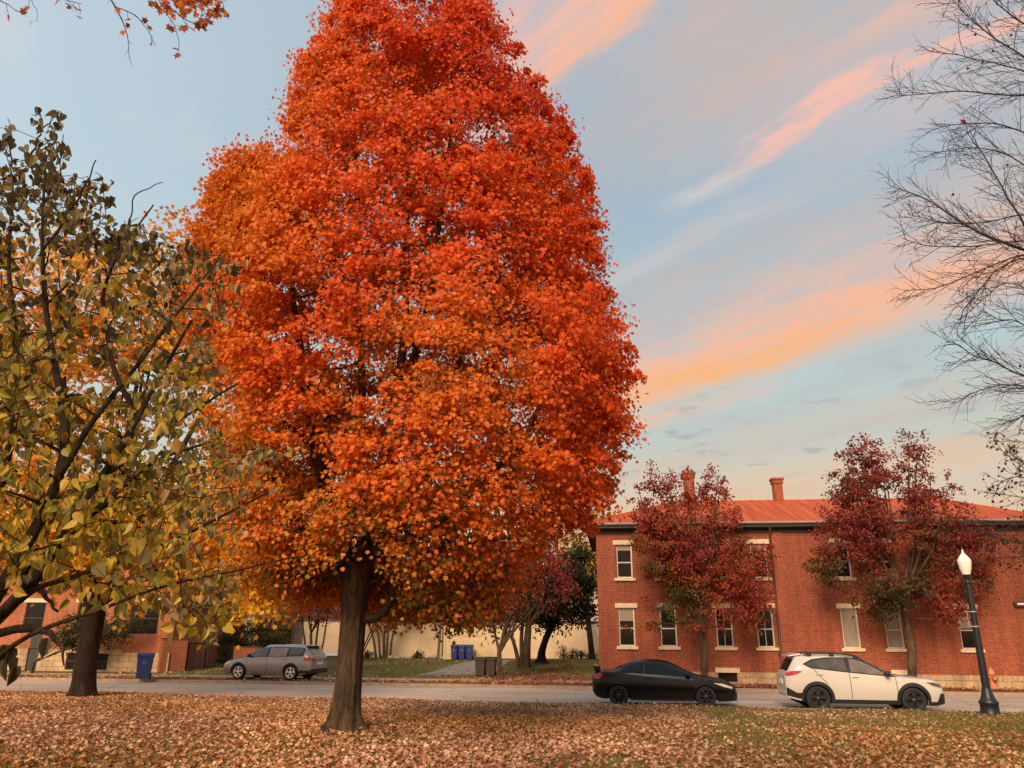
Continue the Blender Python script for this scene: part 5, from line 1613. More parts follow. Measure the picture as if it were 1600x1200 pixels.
blob_tree('evergreen_tree', 'dark leaning evergreen before the cream wall, its base in a black stump', bE, DE,
          [(880, 955, 50, 28), (900, 890, 34, 50), (915, 930, 22, 35), (850, 965, 35, 14), (870, 910, 40, 30)],
          [bE, P(846, 1020, DE), P(852, 1000, DE), P(864, 975, DE)], [(.012, .016, .007), (.025, .032, .012), (.05, .055, .02)], 303, 260, 34, (.12, .18), (.35, .6), (.22, .16), 'bark_dark', OVAL, .9, lambda z, x: .3 + .4 * z, .16, 6, gaps=2.2, flare=2.6)
# yellow tree beyond the corner of the brick building
DY = 52.0; bY = np.array([P(925, 1000, DY)[0], DY, float(yard_z(P(925, 1000, DY)[0], DY))])
blob_tree('yellow_tree', 'pale yellow tree rising beyond the corner of the brick building', bY, DY,
          [(930, 815, 26, 26), (915, 850, 36, 40), (935, 870, 30, 40), (900, 900, 40, 40)], [bY, P(918, 960, DY), P(918, 930, DY)], [(.45, .30, .06), (.55, .30, .05), (.35, .25, .06)], 304, 160, 26, (.2, .3), (.5, .9), (.2, .14), 'bark_dark', OVAL, .9, None, .16, 5)
# pink crape myrtle and bare multi-stem shrubs
DM = G(487, 1040, .35)[1]; bM_ = G(487, 1040, .35)
blob_tree('crape_myrtle', 'slim grey stemmed tree with dusty pink leaves behind the grey car', bM_, DM,
          [(480, 935, 55, 26), (450, 950, 35, 20), (510, 950, 35, 24), (500, 915, 50, 25)], [bM_, P(486, 1010, DM), P(486, 990, DM)], [(.30, .10, .07), (.40, .13, .09), (.30, .08, .05)], 305, 150, 26, (.12, .18), (.3, .5), (.09, .07), 'bark_pear', OVAL, .9, None, .16, 6,
          stems=[([P(480, 1040, DM), P(476, 1000, DM), P(470, 960, DM)], (.07, .05)), ([P(492, 1040, DM), P(494, 1000, DM), P(500, 960, DM)], (.07, .05)), ([P(498, 1040, DM), P(506, 1000, DM), P(512, 960, DM)], (.06, .04))])
DS = G(600, 1030, .5)[1] - .5; bS = np.array([P(600, 1030, DS)[0], DS, 0]); bS[2] = yard_z(bS[0], bS[1])
blob_tree('ornamental_tree', 'multi stemmed bare ornamental tree against the cream wall', bS, DS,
          [(600, 945, 60, 26), (560, 940, 50, 26), (640, 940, 50, 22)], [bS, P(600, 1005, DS), P(600, 990, DS)], [(.40, .12, .03), (.45, .20, .04), (.2, .1, .04)], 306, 120, 22, (.12, .18), (.3, .5), (.10, .08), 'bark_pear', OVAL, .9, None, .16, 6,
          stems=[([P(600 + a, 1030, DS), P(600 + a * 1.3, 1000, DS), P(600 + a * 2.4, 960, DS)], (.08, .05)) for a in (-12, -6, 4, 9)])


# hedge and shrubs at the left house
def shrub(name, label, base, D, blobs, pal, seed, n=120, per=40, size=(.07, .11), group=None, mat='leaf'):
    return blob_tree(name, label, base, D, blobs, [base, np.array(base) + np.array([0, 0, .25]), np.array(base) + np.array([0.02, 0, .5])], pal, seed, n, per, size, (.22, .4), (.05, .035), 'bark_dark', OVAL, 1.0, lambda z, x: .3 + .4 * z, .16, 5, group, 2.5, cat='shrub', ntg=60, shell=.4)


GREEN = [(.022, .032, .008), (.05, .06, .014), (.10, .10, .02)]
q_ = G(110, 1047, .13); DH = 39.0
shrub('evergreen_shrub', 'dark olive evergreen shrub behind the trunk of the yellow maple', (q_[0], DH, .13), DH, [(130, 985, 42, 30), (165, 985, 30, 28), (118, 1000, 30, 20), (190, 975, 25, 18)], GREEN, 401, 150)
q_ = G(340, 1043, .2); DH = q_[1] + .8
shrub('hedge', 'dark green clipped hedge behind the black iron fence', (q_[0], DH, .2), DH, [(330, 1020, 18, 26), (350, 1022, 18, 26), (340, 1000, 26, 16)], GREEN, 402, 150)
DH = q_[1] + 2.2
shrub('olive_shrub', 'tall olive shrub rising above the hedge and orange wall', (P(385, 1030, DH)[0], DH, .25), DH, [(375, 985, 38, 26), (415, 990, 30, 24), (350, 975, 28, 18), (440, 985, 26, 20)], [(.05, .045, .012), (.12, .09, .02), (.25, .15, .03)], 403, 190)
r6 = np.random.default_rng(6)
for i, px_a in enumerate((880, 893, 907, 922, 548, 575, 652)):
    p = G(px_a, 1030, .53); D_ = p[1] - .35
    k_ = 'low rusty bush at the foot of the cream wall near the brick building' if i == 0 else ('small dark weed clump at the foot of the cream wall' if i < 4 else 'low dry shrub behind the garden stones')
    shrub('low_bush', k_, (p[0], D_, float(yard_z(p[0], D_))), D_, [(px_a, 1023 - 3 * (i == 0), 9, 6 + 4 * (i == 0))], [(.30, .09, .03), (.2, .1, .03)] if i == 0 else [(.06, .05, .02), (.14, .1, .03)], 420 + i, 14, 26, (.06, .1), 'low bushes along the cream wall')

# grey house behind the estate car
DGH = 52.0
a, b_ = P(395, 1030, DGH), P(535, 1030, DGH)
gh = empty('grey_house', (a[0], a[1], .5), -.1, 'grey clad house with dark porch behind the grey estate car', 'house')
wdt = b_[0] - a[0]; hgt = P(450, 965, DGH)[2] - .5
wm = MB(); wall_holes(wm, 0, wdt, -.3, hgt, [(.3, wdt * .42, 0, hgt * .72), (wdt * .62, wdt * .78, .7, hgt * .72)], depth=.3)
for s_ in (0, wdt): wm.add([(s_, 0, -.3), (s_, 6, -.3), (s_, 6, hgt), (s_, 0, hgt)], [(0, 1, 2, 3)])
wm.build('wall', M['house_grey'], gh)
MB().b2(.3, wdt * .42, .25, .3, 0, hgt * .72).build('porch_door', M['underbody'], gh)
MB().b2(wdt * .62, wdt * .78, .2, .24, .7, hgt * .72).build('window', M['dark_glass'], gh)
MB().add([(-.4, -.4, hgt), (wdt + .4, -.4, hgt), (wdt + .4, 6.4, hgt), (-.4, 6.4, hgt), (-.4, 3, hgt + .9), (wdt + .4, 3, hgt + .9)], [(0, 1, 5, 4), (2, 3, 4, 5), (1, 2, 5), (3, 0, 4), (0, 3, 2, 1)]).build('roof', M['fascia'], gh)

# tree row beyond the yard
r7 = np.random.default_rng(77)
for i, (px_a, hpx, rx, pal_i) in enumerate(((560, 900, 90, 0), (690, 890, 95, 1), (800, 900, 80, 0), (470, 880, 90, 1), (300, 860, 120, 2), (130, 850, 120, 0), (-60, 830, 130, 1))):
    D_ = 72 + 6 * (i % 3)
    p = P(px_a, 1010, D_); zb = .55
    pals = [[(.10, .06, .02), (.22, .10, .03), (.30, .12, .03)], [(.05, .05, .015), (.12, .09, .02), (.2, .12, .03)], [(.25, .08, .03), (.35, .12, .04), (.2, .08, .03)]]
    names = ['russet brown tree in the row beyond the cream wall', 'olive tree in the row beyond the cream wall', 'reddish tree in the row beyond the houses']
    bb_ = np.array([p[0], D_, zb])
    blob_tree('background_tree', names[pal_i], bb_, D_, [(px_a, hpx, rx, 55), (px_a - rx * .4, hpx + 40, rx * .6, 40), (px_a + rx * .4, hpx + 40, rx * .6, 40)], [bb_, bb_ + [0, 0, 1.5], bb_ + [.1, 0, 3]], pals[pal_i], 500 + i, 170, 26, (.28, .45), (.8, 1.4), (.3, .2), 'bark_dark', CARD, .8, None, .16, 5, 'background trees beyond the yard', ntg=50)


# ------------------------------------------------------------------ near broad-leaved tree at the left
def inpoly(x, y, poly):
    ins = np.zeros(len(x), bool); n = len(poly)
    for i in range(n):
        (xa, ya), (xb, yb) = poly[i], poly[(i + 1) % n]
        c = ((ya > y) != (yb > y)) & (x < (xb - xa) * (y - ya) / (yb - ya + 1e-9) + xa)
        ins ^= c
    return ins


def smooth_line(pts, n=16, jit=0.0, r=rng):
    pts = np.array(pts, float); t = np.linspace(0, len(pts) - 1, n)
    c = np.stack([np.interp(t, range(len(pts)), pts[:, k]) for k in range(3)], -1)
    c[1:-1] += r.normal(size=c[1:-1].shape) * jit
    for _ in range(2): c[1:-1] = (c[:-2] + 2 * c[1:-1] + c[2:]) / 4
    return c


def broadleaf():
    r = np.random.default_rng(55)
    bx, by = -2.95, 3.75
    base = np.array([bx, by, float(lawn_z(bx, by)) - .05])
    tb = MB()
    top = np.array([bx + .22, by - .05, 1.62])
    pp, rr = trunk_tube(tb, [np.zeros(3), (base * 0 + [.05, 0, .5]), (top - base) * .75, top - base], [.13, .11, .10, .095], 24, .6, 5, 5, .03, .25)
    skel = [[p, q] for p, q in zip(pp[-3:], rr[-3:])]
    br = [
        ([(-70, 1030, 3.7), (0, 962, 3.65), (55, 905, 3.65), (108, 832, 3.7), (165, 740, 3.8), (215, 650, 3.9), (258, 562, 4.0), (300, 500, 4.1)], .034, .007),
        ([(-60, 1010, 3.6), (0, 930, 3.5), (50, 840, 3.45), (95, 740, 3.45), (100, 640, 3.5), (80, 520, 3.55), (62, 400, 3.6), (70, 270, 3.65)], .036, .006),
        ([(-80, 990, 3.9), (-20, 850, 3.9), (20, 700, 3.9), (30, 560, 3.9), (10, 420, 3.9), (20, 280, 3.9)], .034, .006),
        ([(-70, 1015, 3.5), (0, 985, 3.4), (60, 984, 3.38), (80, 990, 3.36), (94, 1004, 3.35), (99, 1022, 3.34), (100, 1040, 3.33)], .022, .003),
        ([(-50, 1060, 3.5), (0, 1022, 3.4), (45, 990, 3.36), (110, 968, 3.4), (180, 940, 3.5), (290, 905, 3.7), (390, 888, 3.85), (480, 868, 3.95)], .0135, .003),
        ([(108, 832, 3.7), (150, 790, 3.7), (185, 765, 3.75), (215, 744, 3.8), (240, 720, 3.85), (330, 690, 4.0)], .022, .006),
        ([(30, 940, 3.6), (90, 905, 3.6), (170, 882, 3.7), (250, 850, 3.8), (330, 815, 3.95), (420, 770, 4.1)], .014, .005),
        ([(40, 920, 3.6), (45, 880, 3.55), (42, 850, 3.5), (48, 960, 3.4)][:3], .02, .012),
        ([(55, 905, 3.65), (90, 955, 3.5), (110, 985, 3.45)][:2], .014, .006),
        ([(165, 740, 3.8), (230, 700, 3.9), (300, 640, 4.0), (370, 600, 4.1)], .014, .005),
        ([(215, 650, 3.9), (170, 560, 3.8), (160, 460, 3.8), (190, 380, 3.85), (240, 320, 3.9)], .016, .004),
        ([(95, 740, 3.45), (140, 660, 3.4), (190, 600, 3.35), (250, 520, 3.4), (310, 450, 3.5), (350, 390, 3.6)], .016, .004),
        ([(62, 400, 3.6), (110, 330, 3.55), (135, 290, 3.5), (150, 250, 3.5)], .008, .003),
        ([(45, 255, 3.6), (60, 215, 3.6), (78, 190, 3.6)], .006, .003),
        ([(20, 280, 3.9), (18, 220, 3.9), (12, 185, 3.9)], .006, .002),
        ([(190, 380, 3.85), (215, 300, 3.85), (255, 285, 3.85)], .005, .002),
    ]
    for pts, r0, r1 in br:
        c = smooth_line([P(*p) - base for p in pts], 18, .012, r)
        c0 = c[0]
        rs = np.linspace(r0, r1, 18)
        tb.tube(c, rs, 8, cap=False)
        skel += [[p, q] for p, q in zip(c, rs)]
    for c0, r0 in (((-70, 1030, 3.7), .04), ((-60, 1010, 3.6), .04), ((-80, 990, 3.9), .04), ((-70, 1015, 3.5), .03), ((-50, 1060, 3.5), .022)):
        tb.tube(bez(pp[-1], P(*c0) - base, .05, 6), np.linspace(.07, r0, 6), 9, cap=False)
    poly = [(-140, 260), (0, 235), (8, 185), (30, 235), (62, 225), (80, 172), (104, 178), (98, 240), (112, 275), (135, 262), (152, 242), (165, 300), (178, 330), (228, 340), (262, 372), (310, 362), (348, 378), (392, 412), (380, 470), (335, 500), (345, 540), (330, 600),
            (310, 640), (360, 672), (430, 690), (452, 720), (415, 760), (395, 810), (360, 850), (385, 885), (370, 960), (320, 985), (270, 950), (225, 930), (170, 915), (120, 905), (60, 890), (0, 900), (-140, 920)]
    xs_, ys_ = r.uniform(-140, 460, 6000), r.uniform(170, 990, 6000)
    k = inpoly(xs_, ys_, poly); xs_, ys_ = xs_[k], ys_[k]
    dens = np.where(xs_ > 300, .9, 1.0) * np.where((ys_ > 480) & (ys_ < 600) & (xs_ > 90) & (xs_ < 200), .45, 1.0)
    dens *= np.where((xs_ < 100) & (ys_ > 380) & (ys_ < 470), .5, 1.0)
    k = r.random(len(xs_)) < dens; xs_, ys_ = xs_[k][:1250], ys_[k][:1250]
    ds = r.uniform(3.15, 4.7, len(xs_)) + .0008 * (xs_ - 100)
    tg = np.array([P(a, b_, d) for a, b_, d in zip(xs_, ys_, ds)]) - base
    tw = grow(tb, skel, tg, r, k_rad=.5, rmin=.0022, lift=.05, wob=.07, sides=5, up_bias=.8, tip=.3, maxr=.012, thin=.03)
    tb.build('trunk', M['bark_redbud'], None).parent = (e := empty('broad_leaved_tree', base, 0, 'near tree with large hanging heart shaped olive and yellow green leaves', 'tree'))
    O, Dd, Nn, S, C, curl = [], [], [], [], [], []
    for pl, rs in tw:
        wp = base + pl[-1]
        px_, py_ = proj(wp)
        k = r.poisson(4.4) + 1
        for _ in range(k):
            t = r.uniform(.25, 1.0) ** .7
            f = t * (len(pl) - 1); i = min(int(f), len(pl) - 2); p = pl[i] + (pl[i + 1] - pl[i]) * (f - i)
            off = r.normal(size=3) * .04; off[2] = -abs(off[2]) - .01
            dv = np.array([0, 0, -1.0]) + r.normal(size=3) * np.array([.55, .55, .5])
            nv = np.array([r.normal() * .9, -.7 + r.normal() * .8, .3 + .6 * r.normal()])
            dark = 1 / (1 + math.exp((py_ - 430 + 60 * r.normal()) / 45))  # upper leaves: dark olive, with their backlit shade put into the colour
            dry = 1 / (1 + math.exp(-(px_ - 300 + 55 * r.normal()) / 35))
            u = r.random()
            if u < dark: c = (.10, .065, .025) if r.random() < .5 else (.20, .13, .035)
            elif u < dark + dry * .75: c = (.42, .27, .12) if r.random() < .6 else (.26, .19, .08)
            else:
                v = r.random() * (1 if py_ < 720 else .95)
                if py_ > 760 and r.random() < .55: v = .45
                c = (.33, .26, .032) if v < .26 else (.48, .30, .034) if v < .58 else (.18, .145, .03) if v < .72 else (.22, .14, .04) if v < .84 else (.48, .22, .03) if v < .93 else (.11, .09, .035)
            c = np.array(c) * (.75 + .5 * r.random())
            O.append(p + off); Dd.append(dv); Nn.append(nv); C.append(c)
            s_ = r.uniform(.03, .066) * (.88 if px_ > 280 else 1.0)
            S.append(s_); curl.append(int(r.choice(3, p=(.15, .2, .65) if px_ > 280 else (.28, .36, .36))))
    # dry leaves hanging below the low branch
    for (a, b_, d) in ((18, 1020, 3.4), (28, 1035, 3.38), (12, 1040, 3.4), (24, 1048, 3.36), (8, 1015, 3.42), (75, 1005, 3.36)):
        O.append(P(a, b_ - 8, d) - base); Dd.append((r.normal() * .2, 0, -1)); Nn.append((r.normal(), -1, .2)); S.append(.085); C.append(np.array((.10, .075, .04)) * (.7 + .6 * r.random())); curl.append(2)
    O, Dd, Nn, S, C, curl = map(np.array, (O, Dd, Nn, S, C, curl))
    # one merged crown made of flat and curled leaves
    Vs, Fs, Ts, b0_ = [], [], [], 0
    for sel, T in ((curl == 0, HEART), (curl == 1, HEART_B), (curl == 2, CURL)):
        if not sel.any(): continue
        D_ = unit(Dd[sel].astype(float)); n_ = Nn[sel].astype(float); n_ = unit(n_ - D_ * (n_ * D_).sum(-1, keepdims=True)); X_ = np.cross(D_, n_)
        Vt, Ft = T; s_ = S[sel]
        V = O[sel][:, None] + s_[:, None, None] * (Vt[None, :, 0, None] * X_[:, None] + Vt[None, :, 1, None] * D_[:, None] + Vt[None, :, 2, None] * n_[:, None])
        m_ = len(s_); k = len(Vt)
        Fs.append((np.arange(m_)[:, None, None] * k + Ft[None]).reshape(-1, Ft.shape[1]) + b0_)
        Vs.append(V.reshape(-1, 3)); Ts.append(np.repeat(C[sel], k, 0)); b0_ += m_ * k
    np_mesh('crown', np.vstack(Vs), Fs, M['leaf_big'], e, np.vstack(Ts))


broadleaf()


# ------------------------------------------------------------------ bare twigs
def twig_tree(mb, lines, r, spacing=.09, L1=(.35, .95), L2=(.14, .4), r1=.0045, r2=.0022, bias=(-.35, 0, .05), tips=None, sub=.085, k3=.5):
    bias = np.array(bias)

    def shoot(p, d, L, ra, rb, n=5, curve=.18):
        pts = [p]; dd = d.copy()
        cv = r.normal(size=3) * curve + np.array([0, 0, .05])
        for i in range(n):
            dd = unit(dd + cv / n + r.normal(size=3) * .07); pts.append(pts[-1] + dd * L / n)
        mb.tube(pts, np.linspace(ra, rb, n + 1), 3, cap=False)
        return pts
    for c, rs in lines:
        seg = np.linalg.norm(np.diff(c, axis=0), axis=1); tot = seg.sum(); s = np.concatenate([[0], np.cumsum(seg)])
        x = spacing * r.random(); sg = 1
        while x < tot:
            i = min(int(np.searchsorted(s, x)) - 1, len(c) - 2); i = max(i, 0)
            p = c[i] + (c[i + 1] - c[i]) * (x - s[i]) / seg[i]
            t = unit(c[i + 1] - c[i]); pr_ = unit(np.cross(t, r.normal(size=3)))
            a = r.uniform(.45, .95)
            d = unit(t * math.cos(a) + pr_ * math.sin(a) + bias * .6)
            L = r.uniform(*L1) * (1 - .55 * x / tot)
            pts = shoot(p, d, L, r1, r2, 6)
            y = sub * (.6 + r.random()); q = 0
            ln_ = L / 6
            while y < L:
                j = min(int(y / ln_), 5); p2 = pts[j] + (pts[j + 1] - pts[j]) * (y / ln_ - j)
                t2 = unit(pts[j + 1] - pts[j]); pr2 = unit(np.cross(t2, r.normal(size=3))); a2 = r.uniform(.5, .9)
                d2 = unit(t2 * math.cos(a2) + pr2 * math.sin(a2) + bias * .35)
                l2 = r.uniform(*L2) * (1 - .5 * y / L)
                p3 = shoot(p2, d2, l2, r2, r2 * .6, 3)
                if tips is not None: tips.append((p3[-1], unit(p3[-1] - p3[-2]), r2)); tips.append((p3[1], unit(d2 + r.normal(size=3) * .5), r2))
                y += sub * (.6 + .8 * r.random())
            if tips is not None: tips.append((pts[-1], unit(pts[-1] - pts[-2]), r2))
            x += spacing * (.6 + .8 * r.random())


def buds(mb, tips, k=2.6):
    for p, d, ra in tips:
        n_ = unit(np.cross(d, np.array([.3, .5, .8]))); b_ = np.cross(d, n_); w_ = ra * 1.9; L = ra * 2 * k
        vs = [p - d * L * .3, p + n_ * w_, p - n_ * w_ * .5 + b_ * w_ * .85, p - n_ * w_ * .5 - b_ * w_ * .85, p + d * L]
        mb.add(vs, [(0, 2, 1), (0, 3, 2), (0, 1, 3), (4, 1, 2), (4, 2, 3), (4, 3, 1)])


def bare_tree():
    r = np.random.default_rng(66)
    bx, by = 10.3, 8.4
    base = np.array([bx, by, float(lawn_z(bx, by)) - .05])
    tb = MB()
    pp, rr = trunk_tube(tb, [(0, 0, 0), (0, 0, 2.5), (.1, .1, 5), (.1, 0, 8), (0, 0, 10.5)], [.26, .21, .17, .11, .04], 24, .6, 5, 9)
    Ls = [
        ([(1700, 150), (1600, 148), (1560, 147), (1500, 141), (1450, 148), (1393, 150)], .014), ([(1660, 130), (1620, 100), (1570, 75), (1530, 40), (1500, 15), (1472, -12)], .011),
        ([(1640, 430), (1600, 345), (1570, 300), (1535, 240), (1508, 203)], .016), ([(1690, 420), (1600, 391), (1555, 376), (1510, 350), (1470, 322), (1428, 302), (1396, 292)], .02),
        ([(1640, 410), (1600, 393), (1550, 415), (1500, 438), (1450, 452), (1412, 455)], .011), ([(1640, 400), (1590, 400), (1550, 425), (1530, 455), (1508, 485), (1500, 500)], .010),
        ([(1690, 620), (1600, 587), (1560, 570), (1520, 552), (1478, 534)], .010), ([(1690, 620), (1610, 604), (1570, 600), (1530, 612), (1490, 630)], .009),
        ([(1690, 640), (1620, 640), (1590, 652), (1565, 663)], .007), ([(1680, 80), (1600, 40), (1562, 10), (1530, -20)], .012), ([(1680, 250), (1600, 205), (1560, 190), (1500, 192), (1445, 208)], .010),
        ([(1680, 300), (1600, 258), (1560, 235), (1510, 228), (1455, 240)], .010), ([(1680, 350), (1600, 330), (1550, 345), (1480, 350), (1420, 335)], .009), ([(1680, 380), (1600, 372), (1540, 385), (1470, 388), (1410, 372)], .009),
        ([(1680, 480), (1610, 455), (1570, 440), (1530, 470), (1495, 500)], .007), ([(1690, 540), (1600, 505), (1560, 498), (1530, 485)], .008), ([(1680, 20), (1600, -5), (1560, -30)], .010), ([(1680, 180), (1600, 110), (1560, 100), (1500, 85), (1452, 80)], .010)]
    lines = []; conn = []
    tips = []
    for i, (pts, r0) in enumerate(Ls):
        D0 = 7.6 + r.uniform(-.7, .9)
        c = smooth_line([P(a, b_, D0 + .1 * k * r.uniform(-.5, 1)) for k, (a, b_) in enumerate(pts)], 18, .018, r) - base
        rs = np.linspace(r0, .0035, 18); tb.tube(c, rs, 7, cap=False); lines.append((c, rs))
        st = pp[int(np.argmin(np.abs(pp[:, 2] - (c[0][2] - 1.0))))]
        cn = bez(st, c[0], .1, 6); tb.tube(cn, np.linspace(.05, r0, 6), 8, cap=False); conn.append((cn[1:], None))
    e = empty('bare_tree', base, 0, 'bare dark twigged tree reaching in over the street from beyond the lamp post', 'tree')
    tb.build('trunk', M['bark_twig'], e)
    k = MB(); twig_tree(k, lines, r, .068, (.3, .85), (.12, .38), .0042, .0023, tips=tips); twig_tree(k, conn, r, .14, (.6, 1.3), (.2, .5), .0055, .0026, tips=tips, sub=.12); buds(k, tips)
    k.build('twigs', M['bark_twig'], e)
    for (a, b_) in ((1545, 38), (1512, 39), (1575, 72), (1551, 80), (1524, 54), (1580, 55), (1489, 304), (1574, 258), (1535, 98), (1512, 107), (1594, 572)):
        s = MB(); p = P(a, b_, 7.7) - base
        s.lathe([(0, -.016), (.012, -.011), (.016, 0), (.012, .011), (0, .016)], c=p, n=10, cap=False); s.tube([p + [0, 0, .01], p + [.01, 0, .06]], [.0015, .0015], 3)
        s.build('seed_ball', M['bark_twig'], e)
    p = P(1505, 190, 7.7) - base
    leaf_mesh('leaf', np.array([p + [0, 0, .03]]), np.array([[0.1, 0, -1.0]]), np.array([[.2, -1, .2]]), np.array([.085]), np.array([[.22, .02, .02]]), MAPLE, M['leaf'], e)


bare_tree()


def dark_tree_right():
    r = np.random.default_rng(88)
    D_ = 25.5
    b0 = G(1705, 1104, .13); base = np.array([b0[0], 25.2, .0]); base[2] = 0.1
    D_ = 31.2; base = np.array([P(1735, 1000, D_)[0], D_, .13])
    tb = MB()
    pp, rr = trunk_tube(tb, [(0, 0, 0), (0, 0, 2.5), (.05, 0, 5), (0, 0, 8)], [.22, .17, .13, .05], 18, .5, 5, 4)
    Ls = [([(1700, 830), (1640, 822), (1590, 818), (1545, 815), (1500, 820)], .035), ([(1700, 870), (1640, 858), (1590, 850), (1550, 838), (1520, 832)], .03), ([(1700, 880), (1640, 872), (1590, 868), (1545, 872)], .025),
          ([(1700, 800), (1650, 770), (1610, 740), (1580, 715), (1560, 700)], .03), ([(1700, 780), (1640, 755), (1590, 745), (1555, 752)], .025), ([(1700, 790), (1640, 785), (1590, 775), (1545, 770)], .025), ([(1690, 740), (1640, 705), (1600, 690), (1570, 690)], .02)]
    lines = []; tips = []
    for pts, r0 in Ls:
        c = smooth_line([P(a, b_, D_ - 1.0 + r.uniform(-.8, .8)) for a, b_ in pts], 16, .06, r) - base
        rs = np.linspace(r0, .012, 16); tb.tube(c, rs, 6, cap=False); lines.append((c, rs))
        st = pp[int(np.argmin(np.abs(pp[:, 2] - (c[0][2] - .5))))]; tb.tube(bez(st, c[0], .05, 5), np.linspace(.07, r0, 5), 6, cap=False)
    e = empty('street_tree', base, 0, 'nearly bare dark street tree with last few leaves at the end of the brick building', 'tree', 'street trees before the brick building')
    tb.build('trunk', M['bark_twig'], e)
    k = MB(); twig_tree(k, lines, r, .2, (.7, 1.9), (.3, .8), .014, .009, tips=tips, sub=.22); k.build('twigs', M['bark_twig'], e)
    tp = [t for t in tips if r.random() < .5]
    O = np.array([t[0] for t in tp]); n = len(O)
    leaf_mesh('crown', O, r.normal(size=(n, 3)) * .6 + [0, 0, -.6], r.normal(size=(n, 3)) + [0, -.5, .5], r.uniform(.1, .18, n), pick([(.06, .03, .02), (.14, .04, .03)], r.random(n)), OVAL, M['leaf'], e)


dark_tree_right()


def overhang():
    r = np.random.default_rng(99)
    bx, by = -10.2, 6.3
    base = np.array([bx, by, float(lawn_z(bx, by)) - .05])
    tb = MB()
    pp, rr = trunk_tube(tb, [(0, 0, 0), (.0, 0, 2), (.1, 0, 5), (.3, 0, 8.5)], [.36, .28, .24, .16], 26, .7, 5, 8)
    D_ = 7.0
    lim = [pp[-1], (P(-150, -260, D_) - base), P(60, -190, D_) - base, P(150, -90, D_) - base]
    lc = smooth_line(lim, 16, .02, r); tb.tube(lc, np.linspace(.12, .022, 16), 9, cap=False)
    Ls = [([(120, -120), (172, -5), (190, 30), (200, 60), (202, 92)], .010), ([(182, 12), (212, 22), (234, 48), (242, 70)], .006), ([(150, -90), (230, -20), (270, 15), (300, 36), (322, 38)], .010), ([(230, -20), (300, -10), (335, 22), (352, 26)], .007),
          ([(200, -40), (250, 0), (258, 20), (275, 45), (280, 65)], .006), ([(-60, -40), (0, 2), (20, 12), (38, 22)], .007), ([(60, -60), (85, -5), (110, 2), (128, 6)], .007), ([(-20, -60), (40, -20), (58, 15)], .005),
          ([(230, -60), (330, -30), (350, 10)], .006), ([(260, -40), (290, -5), (310, 10), (345, 5)], .006)]
    lines = []; tips = []
    for pts, r0 in Ls:
        c = smooth_line([P(a, b_, D_ + r.uniform(-.25, .25)) for a, b_ in pts], 14, .012, r) - base
        rs = np.linspace(r0, .003, 14); tb.tube(c, rs, 6, cap=False); lines.append((c, rs))
    for a in ((-60, -40), (60, -60), (-20, -60), (120, -120), (230, -60), (260, -40), (200, -40)):
        tg = P(*a, D_) - base; j = int(np.argmin(np.linalg.norm(lc - tg, axis=1)))
        tb.tube(bez(lc[j], tg, 0, 5), np.linspace(.02, .008, 5), 6, cap=False)
    k = MB(); twig_tree(tb, lines, r, .2, (.12, .35), (.06, .16), .0035, .0018, bias=(.1, 0, -.35), tips=tips, sub=.09)
    e = empty('overhanging_maple', base, 0, 'maple reaching in overhead with a few orange leaves on thin twigs', 'tree')
    tb.build('trunk', M['bark_twig'], e)
    P_ = np.array([t[0] for t in tips]); xy = np.array([proj(base + p) for p in P_])
    dn = np.where((xy[:, 0] > 235) & (xy[:, 1] < 45), .95, .35)
    sel = r.random(len(P_)) < dn; Q = P_[sel]; xy = xy[sel]
    extra = np.vstack([P(r.uniform(255, 352), r.uniform(-60, 22) , D_ + r.uniform(-.3, .3)) - base for _ in range(190)])
    Q = np.vstack([Q, extra]); n = len(Q)
    big = np.concatenate([np.zeros(len(xy)), np.ones(len(extra))])
    C = pick([(.70, .23, .025), (.60, .12, .025), (.25, .045, .035)], r.random(n) + .25 - .4 * big)
    leaf_mesh('crown', Q, r.normal(size=(n, 3)) * .5 + [.1, 0, -.8], r.normal(size=(n, 3)) * .6 + [0, -.6, .4], r.uniform(.05, .095, n), C, MAPLE, M['leaf'], e)


overhang()

